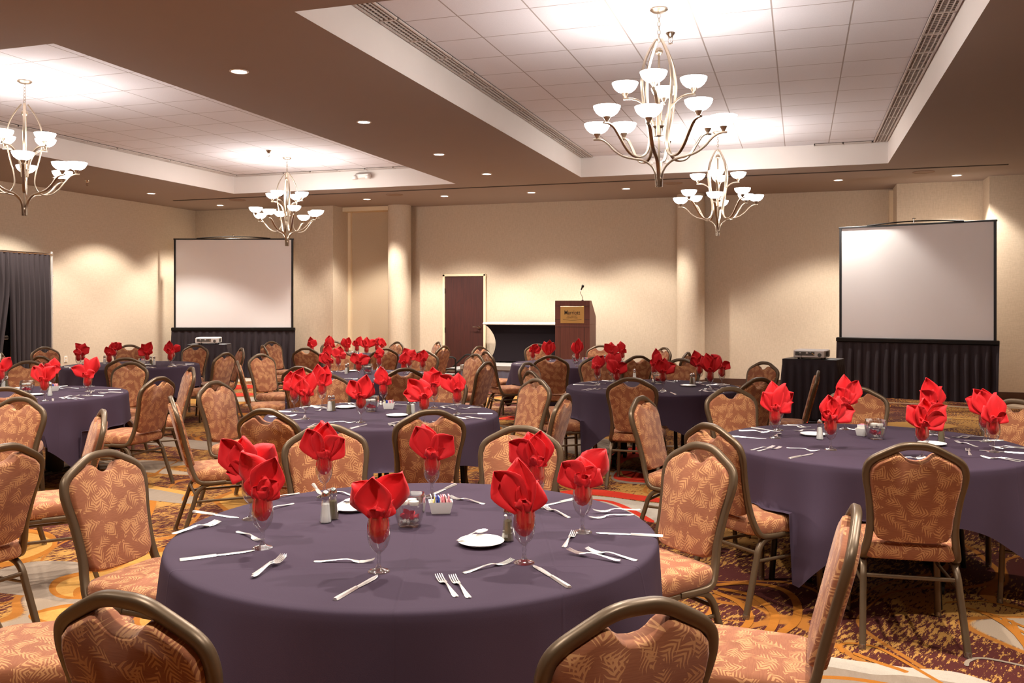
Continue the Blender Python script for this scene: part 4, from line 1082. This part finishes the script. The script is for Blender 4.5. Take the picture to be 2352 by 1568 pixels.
# per table: (base or neck pixel, 'b'/'n', list of silhouette points in pixels)
SET = {
 'T1': [((603, 1258), 'b', (605, 1153), [(556, 1045), (645, 1112), (638, 1056), (600, 1090)]),
        ((870, 1312), 'b', (868, 1198), [(806, 1122), (857, 1103), (922, 1096), (899, 1160)]),
        ((1204, 1292), 'b', (1205, 1182), [(1136, 1092), (1189, 1060), (1235, 1115), (1222, 1150)]),
        ((1338, 1222), 'b', (1337, 1126), [(1291, 1072), (1332, 1057), (1391, 1044), (1375, 1085)]),
        ((1232, 1165), 'b', (1231, 1078), [(1168, 1022), (1211, 999), (1240, 997), (1248, 1062)]),
        ((992, 1141), 'b', (992, 1060), [(956, 988), (972, 983), (1041, 1010), (1018, 1040)]),
        ((745, 1141), 'b', (746, 1060), [(709, 993), (739, 975), (755, 978), (794, 1016), (712, 1042)]),
        ((577, 1192), 'b', (577, 1110), [(511, 1026), (561, 1018), (626, 1042), (524, 1130)])],
 'T2': [((1780, 1006), 'b', (1786, 948), [(1758, 904), (1779, 879), (1808, 884), (1829, 906), (1826, 928)]),
        ((1787, 988), 'b', (1794, 955), [(1800, 920), (1776, 918)]),
        ((1908, 1033), 'b', (1910, 968), [(1887, 950), (1903, 909), (1965, 946), (1928, 912)]),
        ((1939, 986), 'b', (1941, 935), [(1923, 896), (1941, 867), (1971, 881), (1964, 910)]),
        ((2118, 980), 'n', (2118, 980), [(2083, 931), (2121, 914), (2171, 931), (2168, 962), (2098, 966)]),
        ((2140, 994), 'b', (2143, 944), [(2113, 906), (2129, 877), (2163, 897)]),
        ((2281, 1038), 'b', (2281, 974), [(2259, 936), (2284, 906), (2304, 954)]),
        ((2263, 1014), 'b', (2262, 958), [(2216, 923), (2234, 901), (2254, 900)])],
 'T3': [((676, 944), 'b', (676, 897), [(651, 879), (670, 855), (697, 847)]), ((701, 962), 'b', (703, 911), [(681, 860), (722, 857), (723, 895), (700, 872)]),
        ((740, 933), 'b', (742, 888), [(733, 838), (754, 842), (762, 862)]), ((829, 970), 'b', (829, 919), [(805, 878), (842, 864), (857, 884), (810, 905)]),
        ((881, 930), 'b', (881, 885), [(867, 862), (875, 843), (899, 870)]), ((974, 916), 'n', (974, 916), [(939, 870), (927, 904), (984, 888), (965, 870)]),
        ((997, 936), 'b', (997, 890), [(974, 856), (994, 845), (1012, 855), (1008, 880)]), ((1050, 951), 'b', (1050, 903), [(1010, 865), (1053, 859), (1058, 880), (1030, 868)])],
 'T4': [((1372, 884), 'b', (1372, 847), [(1359, 836), (1372, 816), (1386, 817)]), ((1405, 875), 'b', (1402, 840), [(1395, 811), (1421, 811), (1392, 831)]),
        ((1417, 857), 'n', (1417, 857), [(1396, 826), (1423, 829), (1439, 835)]), ((1503, 841), 'n', (1503, 841), [(1506, 800), (1514, 811), (1497, 835)]),
        ((1523, 897), 'b', (1523, 860), [(1512, 829), (1526, 825), (1552, 842)]), ((1607, 879), 'b', (1607, 844), [(1587, 822), (1595, 806), (1612, 818)]),
        ((1631, 894), 'b', (1631, 857), [(1612, 820), (1622, 813), (1650, 822)]), ((1658, 885), 'b', (1657, 850), [(1633, 817), (1674, 835), (1668, 848)])],
 'T5': [((102, 921), 'b', (100, 877), [(75, 842), (93, 836), (125, 842)]), ((119, 854), 'n', (119, 854), [(104, 836), (123, 822), (140, 848)]),
        ((201, 909), 'b', (201, 868), [(163, 847), (195, 824), (221, 821), (220, 856)]), ((203, 899), 'b', (203, 860), [(200, 835)]), ((2, 854), 'n', (2, 854), [(-8, 830), (22, 820)])],
 'T6': [((189, 814), 'n', (189, 814), [(173, 788), (195, 788), (207, 798)]), ((180, 816), 'n', (180, 816), [(178, 800)]), ((251, 817), 'n', (251, 817), [(243, 796), (258, 800)]), ((263, 804), 'n', (263, 804), [(257, 786), (268, 785), (278, 788)]),
        ((338, 844), 'b', (338, 816), [(318, 807), (325, 791), (349, 786), (349, 800)]), ((396, 837), 'b', (396, 810), [(381, 793), (391, 783), (413, 795)]), ((391, 813), 'n', (391, 813), [(388, 800)])],
 'T7': [((726, 850), 'b', (726, 828), [(718, 812), (730, 797)]), ((754, 834), 'n', (754, 834), [(734, 813), (748, 808), (766, 827)]), ((777, 853), 'b', (778, 823), [(769, 801), (782, 796), (796, 815)]),
        ((824, 871), 'b', (824, 837), [(811, 812), (830, 812), (852, 823)]), ((871, 822), 'n', (871, 822), [(863, 810), (871, 797), (877, 812)]), ((928, 836), 'n', (928, 836), [(919, 822), (931, 808)]),
        ((940, 825), 'n', (940, 825), [(928, 799), (953, 803), (957, 817)]), ((971, 830), 'n', (971, 830), [(958, 812), (974, 803), (978, 822)])],
 'T8': [((716, 797), 'n', (716, 797), [(707, 785), (713, 773), (726, 780)]), ((738, 801), 'n', (738, 801), [(733, 788), (740, 775), (748, 792)]), ((755, 796), 'n', (755, 796), [(746, 786), (756, 770), (763, 777)]),
        ((794, 802), 'n', (794, 802), [(787, 780), (800, 778), (803, 794)]), ((820, 795), 'n', (820, 795), [(814, 782), (830, 772)]), ((866, 793), 'n', (868, 795), [(860, 782), (868, 778)]),
        ((880, 796), 'n', (880, 796), [(870, 775), (880, 776), (887, 785)]), ((903, 804), 'n', (901, 800), [(889, 785), (902, 776), (924, 785)])],
 'T9': [((1224, 809), 'n', (1224, 809), [(1217, 800), (1233, 790), (1243, 802)]), ((1258, 813), 'n', (1258, 813), [(1249, 784), (1262, 780), (1272, 786)]), ((1326, 841), 'b', (1326, 814), [(1316, 788), (1329, 778), (1337, 787)]),
        ((1404, 812), 'n', (1404, 812), [(1388, 789), (1404, 785), (1418, 795)]), ((1429, 810), 'n', (1429, 810), [(1418, 790), (1425, 783), (1438, 803)])]}
gob = None
SEATS = {}
for k, lst in SET.items():
    c, rot, nm = TAB[k]
    pts = [at(b[0], b[1], ZTB if ty == 'b' else ZTB + NECK) for b, ty, nk, tp in lst]
    # keep every glass on its table top
    for i, p in enumerate(pts):
        d = Vector((p.x - c.x, p.y - c.y, 0))
        if d.length > RT - .06: d *= (RT - .06) / d.length; pts[i] = Vector((c.x + d.x, c.y + d.y, 0))
    sec = sector_assign(c, pts)
    SEATS[k] = (pts, sec)
    for i, (b, ty, nk, tips) in enumerate(lst):
        p = Vector((pts[i].x, pts[i].y, ZTB)); pl = SHORT[sec[i]]
        D = cam_xd(p)[1]; sc = D / F
        if gob is None:
            g = gob = goblet_mesh().build('water_goblet', M['clear_glass'], None, 60)
        else:
            g = gob.copy(); col.objects.link(g)
        g.location = p; tag(g, 'clear stemmed glass with napkin at the %s place of the %s' % (pl, nm), 'glass', 'stemmed water glasses')
        ntips = [((x - nk[0]) * sc, max(.012, (nk[1] - y) * sc)) for x, y in tips]
        o = napkin(p, ntips, hash((k, i)) % 1000 if False else (ord(k[1]) * 17 + i * 31))
        tag(o, 'red folded napkin at the %s place of the %s' % (pl, nm), 'napkin', 'red napkins in the glasses')

# T1 cutlery from its own positions
N1 = TAB['T1'][2]; s1 = SEATS['T1'][1]
def pl1(i): return SHORT[s1[i]]
for a, b, i in (((265, 1287), (580, 1266), 0), ((770, 1378), (868, 1323), 1), ((441, 1175), (551, 1191), 7), ((1306, 1349), (1228, 1301), 2), ((1517, 1232), (1375, 1225), 3), ((1313, 1148), (1255, 1161), 4), ((1043, 1114), (997, 1135), 5), ((718, 1110), (739, 1139), 6)):
    if a[0] == 265: a = (418, 1287)
    along('table_knife', knife_mesh, a, b, 'steel table knife at the %s place of the %s' % (pl1(i), N1), ZTB, .234)
for a, b, i, w, dz in (((557, 1343), (671, 1276), 1, 'upper', .006), ((572, 1326), (660, 1274), 1, 'lower', 0), ((734, 1290), (847, 1291), 1, 'dessert', 0), ((550, 1223), (597, 1243), 0, 'dessert', 0),
                    ((372, 1236), (517, 1199), 0, 'nearer', .006), ((398, 1226), (502, 1203), 0, 'farther', 0), ((1054, 1378), (1002, 1320), 2, 'left', 0), ((1088, 1386), (1030, 1317), 2, 'right', 0),
                    ((1057, 1318), (1183, 1289), 2, 'dessert', 0), ((1290, 1264), (1323, 1219), 3, 'dessert', 0), ((1428, 1293), (1302, 1270), 3, 'nearer', .006), ((1475, 1290), (1337, 1262), 3, 'farther', 0),
                    ((1315, 1192), (1245, 1164), 4, 'dessert', 0), ((1458, 1175), (1375, 1179), 4, 'farther', .006), ((1445, 1183), (1363, 1191), 4, 'nearer', 0), ((1104, 1156), (1043, 1145), 5, 'dessert', 0),
                    ((808, 1139), (768, 1130), 6, 'dinner', 0), ((651, 1163), (618, 1172), 7, 'dessert', 0), ((665, 1138), (633, 1146), 7, 'dinner', 0)):
    along('dessert_fork' if w == 'dessert' else 'dinner_fork', fork_mesh, a, b, 'steel %s fork at the %s place of the %s' % (w, pl1(i), N1), ZTB + dz)
# other tables: the same place setting laid round the rim
rr = random.Random(3)
for k in ('T2', 'T3', 'T4', 'T5', 'T6', 'T7', 'T8', 'T9'):
    c, rot, nm = TAB[k]; pts, sec = SEATS[k]
    for i, p in enumerate(pts):
        phi = math.atan2(p.y - c.y, p.x - c.x) - .12
        v = Vector((-math.cos(phi), -math.sin(phi), 0)); u = Vector((v.y, -v.x, 0)); E = Vector((c.x, c.y, 0)) - v * RT
        va = math.atan2(v.y, v.x) - PI / 2; j = lambda s=.02: rr.uniform(-s, s); pl = SHORT[sec[i]]
        cutlery('table_knife', knife_mesh, E + u * (.13 + j()) + v * (.05 + j()), va + j(.2), 'steel table knife at the %s place of the %s' % (pl, nm))
        for w, q, a in (('outer', -.175, -.05), ('inner', -.135, .05)):
            cutlery('dinner_fork', fork_mesh, E + u * (q + j(.006)) + v * (.05 + j()), va + a + j(.1), 'steel %s fork at the %s place of the %s' % (w, pl, nm))
        if k in ('T2', 'T3', 'T4', 'T5', 'T7'):
            cutlery('dessert_fork', fork_mesh, E + u * (-.14 + j()) + v * (.30 + j()), va - PI / 2 + j(.25), 'steel dessert fork at the %s place of the %s' % (pl, nm))

# centre pieces
def plate(p, lb):
    t = thing('bread_plate', (p.x, p.y, ZTB), lb, 'plate', 0, 'white bread plates')
    MB().lathe([(.001, .003), (.045, .002), (.05, .0), (.053, .003), (.078, .012), (.0795, .0135), (.078, .0145), (.052, .006), (.001, .005)], 40).build('plate_body', M['white_ceramic'], t); return t
def butter_spoon(a, b, lb): along('sugar_spoon', spoon_mesh, a, b, lb, ZTB + .0145, .166)
shk = {}
def shaker(p, what, lb):
    if what not in shk:
        t = thing(what + '_shaker', (p.x, p.y, ZTB), lb, what + ' shaker', 0, 'glass ' + what + ' shakers')
        MB().lathe([(.0, .001), (.0215, .001), (.0225, .006), (.019, .03), (.0155, .07), (.0135, .088), (.013, .092)], 10).build('glass_body', M['clear_glass'], t, 25)
        MB().lathe([(.001, .003), (.020, .004), (.0205, .008), (.0176, .03), (.0143, .07), (.001, .076)], 10).build('contents', M[what], t)
        MB().lathe([(.0135, .088), (.015, .09), (.0152, .102), (.013, .112), (.007, .119), (.001, .121)], 18).build('cap', M['chrome'], t); shk[what] = t
    else:
        t = copy_tree(shk[what]); t.location = (p.x, p.y, ZTB); tag(t, lb, what + ' shaker', 'glass ' + what + ' shakers')
    return t
bw = {}
def bowl(p, lb, ang=.2):
    if 'o' in bw:
        t = copy_tree(bw['o']); t.location = (p.x, p.y, ZTB); t.rotation_euler = (0, 0, ang); return tag(t, lb, 'candle bowl', 'glass candle bowls')
    t = thing('candle_bowl', (p.x, p.y, ZTB), lb, 'candle bowl', ang, 'glass candle bowls'); bw['o'] = t
    m = MB(); ns = 32
    def ring(w, z):
        o = []
        for i in range(ns):
            a = 2 * PI * i / ns; k = 1 / (abs(math.cos(a)) ** 4.5 + abs(math.sin(a)) ** 4.5) ** (1 / 4.5); o.append((w * k * math.cos(a), w * k * math.sin(a), z))
        return o
    lv = [(.001, .003), (.034, .001), (.037, .003), (.043, .02), (.051, .05), (.055, .075), (.054, .10), (.050, .118), (.047, .118), (.051, .10), (.052, .075), (.048, .05), (.04, .022), (.033, .012), (.001, .011)]
    vs = []
    for w, z in lv: vs += ring(w, z)
    m.add(vs, [(j * ns + i, j * ns + (i + 1) % ns, (j + 1) * ns + (i + 1) % ns, (j + 1) * ns + i) for j in range(len(lv) - 1) for i in range(ns)])
    m.build('glass_bowl', M['clear_glass'], t, 60)
    r2 = random.Random(5); g = MB()
    for q in range(22):
        a = r2.uniform(0, 6.28); r = r2.uniform(0, .028); g.ball((r * math.cos(a), r * math.sin(a), .018 + r2.uniform(0, .006)), .0075, 8, .8)
    o = g.build('glass_beads', M['pebble'], t); o['kind'] = 'stuff'
    for q in range(5):
        b = MB(); a = q * 1.3; petal(b, (.012 * math.cos(a), .012 * math.sin(a), .026), (.034 * math.cos(a), .034 * math.sin(a), .034 + .006 * (q % 3)), .014, (0, 0, 1), .5, r2); b.build('rose_petal', M['petal'], t, 70)
    for x, y in ((-.022, -.012), (.02, -.016), (.004, .02)):
        MB().lathe([(.001, .080), (.016, .080), (.0185, .090), (.0175, .094), (.001, .093)], 18, (x, y, 0)).build('floating_candle', M['white_ceramic'], t)
    return t
cd = {}
def caddy(p, ang, lb):
    if 'o' in cd:
        t = copy_tree(cd['o']); t.location = (p.x, p.y, ZTB); t.rotation_euler = (0, 0, ang); return tag(t, lb, 'sugar caddy', 'white sugar caddies')
    t = thing('sugar_caddy', (p.x, p.y, ZTB), lb, 'sugar caddy', ang, 'white sugar caddies'); cd['o'] = t
    m = MB(); lv = [((.034, .022), .001), ((.036, .024), .004), ((.046, .031), .046), ((.0465, .0315), .048), ((.043, .028), .047), ((.034, .021), .008)]
    vs = []; sg = ((1, 1), (-1, 1), (-1, -1), (1, -1))
    for (w, d), z in lv: vs += [(a * w, b * d, z) for a, b in sg]
    m.add(vs, [(j * 4 + i, j * 4 + (i + 1) % 4, (j + 1) * 4 + (i + 1) % 4, (j + 1) * 4 + i) for j in range(5) for i in range(4)] + [(3, 2, 1, 0), (20, 21, 22, 23)])
    m.build('caddy_box', M['white_ceramic'], t, 30)
    r2 = random.Random(8)
    for i in range(12):
        mt = ('packet_white', 'packet_yellow', 'packet_white', 'packet_blue', 'packet_blue', 'packet_white', 'packet_pink', 'packet_pink', 'packet_pink', 'packet_white', 'packet_pink', 'packet_pink')[i]
        x = -.034 + i * .0062; b = MB().box((0, 0, 0), (.0025, .044, .05)); o = b.build('sugar_packet', M[mt], t, 0)
        o.location = (x, r2.uniform(-.003, .003), .04 + r2.uniform(0, .006)); o.rotation_euler = (0, r2.uniform(-.2, .25), r2.uniform(-.1, .1))
    return t
def q(x, y):
    p = at(x, y, ZTB); c = min((T[0] for T in TAB.values()), key=lambda c: (c.x - p.x) ** 2 + (c.y - p.y) ** 2)
    v = Vector((p.x - c.x, p.y - c.y, 0))
    if v.length > RT - .09: v *= (RT - .09) / v.length
    return Vector((c.x + v.x, c.y + v.y, ZTB))
def nm(k): return TAB[k][2]
for k, x, y, w in (('T1', 807, 1170, 'left'), ('T1', 1105, 1249, 'right'), ('T2', 1868, 1000, 'left'), ('T2', 2140, 1022, 'right'), ('T3', 794, 937, 'left'), ('T3', 912, 956, 'right'), ('T4', 1581, 887, 'right'), ('T4', 1449, 874, 'left'),
                   ('T5', 79, 908, 'right'), ('T5', 36, 894, 'left'), ('T6', 333, 839, 'only'), ('T7', 809, 853, 'only')):
    plate(q(x, y), 'white bread plate, %s one on the %s' % (w, nm(k)))
butter_spoon((1047, 1254), (1120, 1228), 'steel spoon lying on the right bread plate of the nearest table')
butter_spoon((770, 1172), (802, 1160), 'steel spoon lying on the left bread plate of the nearest table')
for k, x, y, what, w in (('T1', 748, 1200, 'salt', 'left'), ('T1', 765, 1192, 'pepper', 'left'), ('T1', 1166, 1242, 'pepper', 'right'), ('T2', 1883, 1009, 'salt', 'left'), ('T2', 2162, 1017, 'pepper', 'right'),
                         ('T3', 757, 944, 'salt', 'left'), ('T3', 765, 943, 'pepper', 'left'), ('T3', 939, 952, 'pepper', 'right'), ('T3', 948, 950, 'salt', 'right'), ('T4', 1588, 884, 'pepper', 'right'), ('T4', 1593, 883, 'salt', 'right'), ('T4', 1439, 866, 'salt', 'left'),
                         ('T5', 115, 909, 'salt', 'right'), ('T5', 2, 890, 'salt', 'left'), ('T5', 12, 890, 'pepper', 'left'), ('T6', 347, 838, 'pepper', 'right'), ('T6', 354, 838, 'salt', 'right'), ('T6', 240, 836, 'salt', 'left'),
                         ('T7', 795, 859, 'salt', 'left'), ('T7', 799, 856, 'pepper', 'left'), ('T9', 1389, 834, 'salt', 'right')):
    shaker(q(x, y), what, 'glass %s shaker with chrome cap, %s one on the %s' % (what, w, nm(k)))
for k, x, y, a in (('T1', 941, 1207, .22), ('T2', 2011, 1008, .4), ('T3', 853, 945, .2), ('T4', 1512, 881, .2), ('T5', 62, 903, .5), ('T7', 845, 859, .2), ('T8', 806, 822, .1), ('T9', 1323, 834, .2)):
    bowl(q(x, y), 'square glass bowl with rose petals and floating candles on the ' + nm(k), a)
for k, x, y, a in (('T1', 1012, 1178, .45), ('T2', 1981, 1000, 1.2), ('T3', 893, 939, .35), ('T5', 122, 898, 1.3), ('T6', 326, 835, .3), ('T7', 874, 856, .3), ('T8', 826, 820, .2), ('T9', 1344, 832, .3)):
    caddy(q(x, y), a, 'white sugar caddy of paper packets on the ' + nm(k))

# ------------------------------------------------------------------ CAMERA, WORLD, VIEW
cam = bpy.data.cameras.new('camera'); co = bpy.data.objects.new('camera', cam); col.objects.link(co)
cam.sensor_fit = 'HORIZONTAL'; cam.sensor_width = 36; cam.lens = F / 2352 * 36; cam.shift_x = 0; cam.shift_y = (HY - 784) / 2352
cam.clip_start = .05; cam.clip_end = 100
co.location = (0, 0, H); co.rotation_euler = (PI / 2, 0, TH)
sc = bpy.context.scene; sc.camera = co
w = bpy.data.worlds.new('world'); sc.world = w; w.use_nodes = True
w.node_tree.nodes['Background'].inputs[0].default_value = (.02, .018, .016, 1)
vs = sc.view_settings; vs.view_transform = 'Standard'; vs.look = 'None'; vs.gamma = 1; vs.exposure = -0.03; vs.use_curve_mapping = False
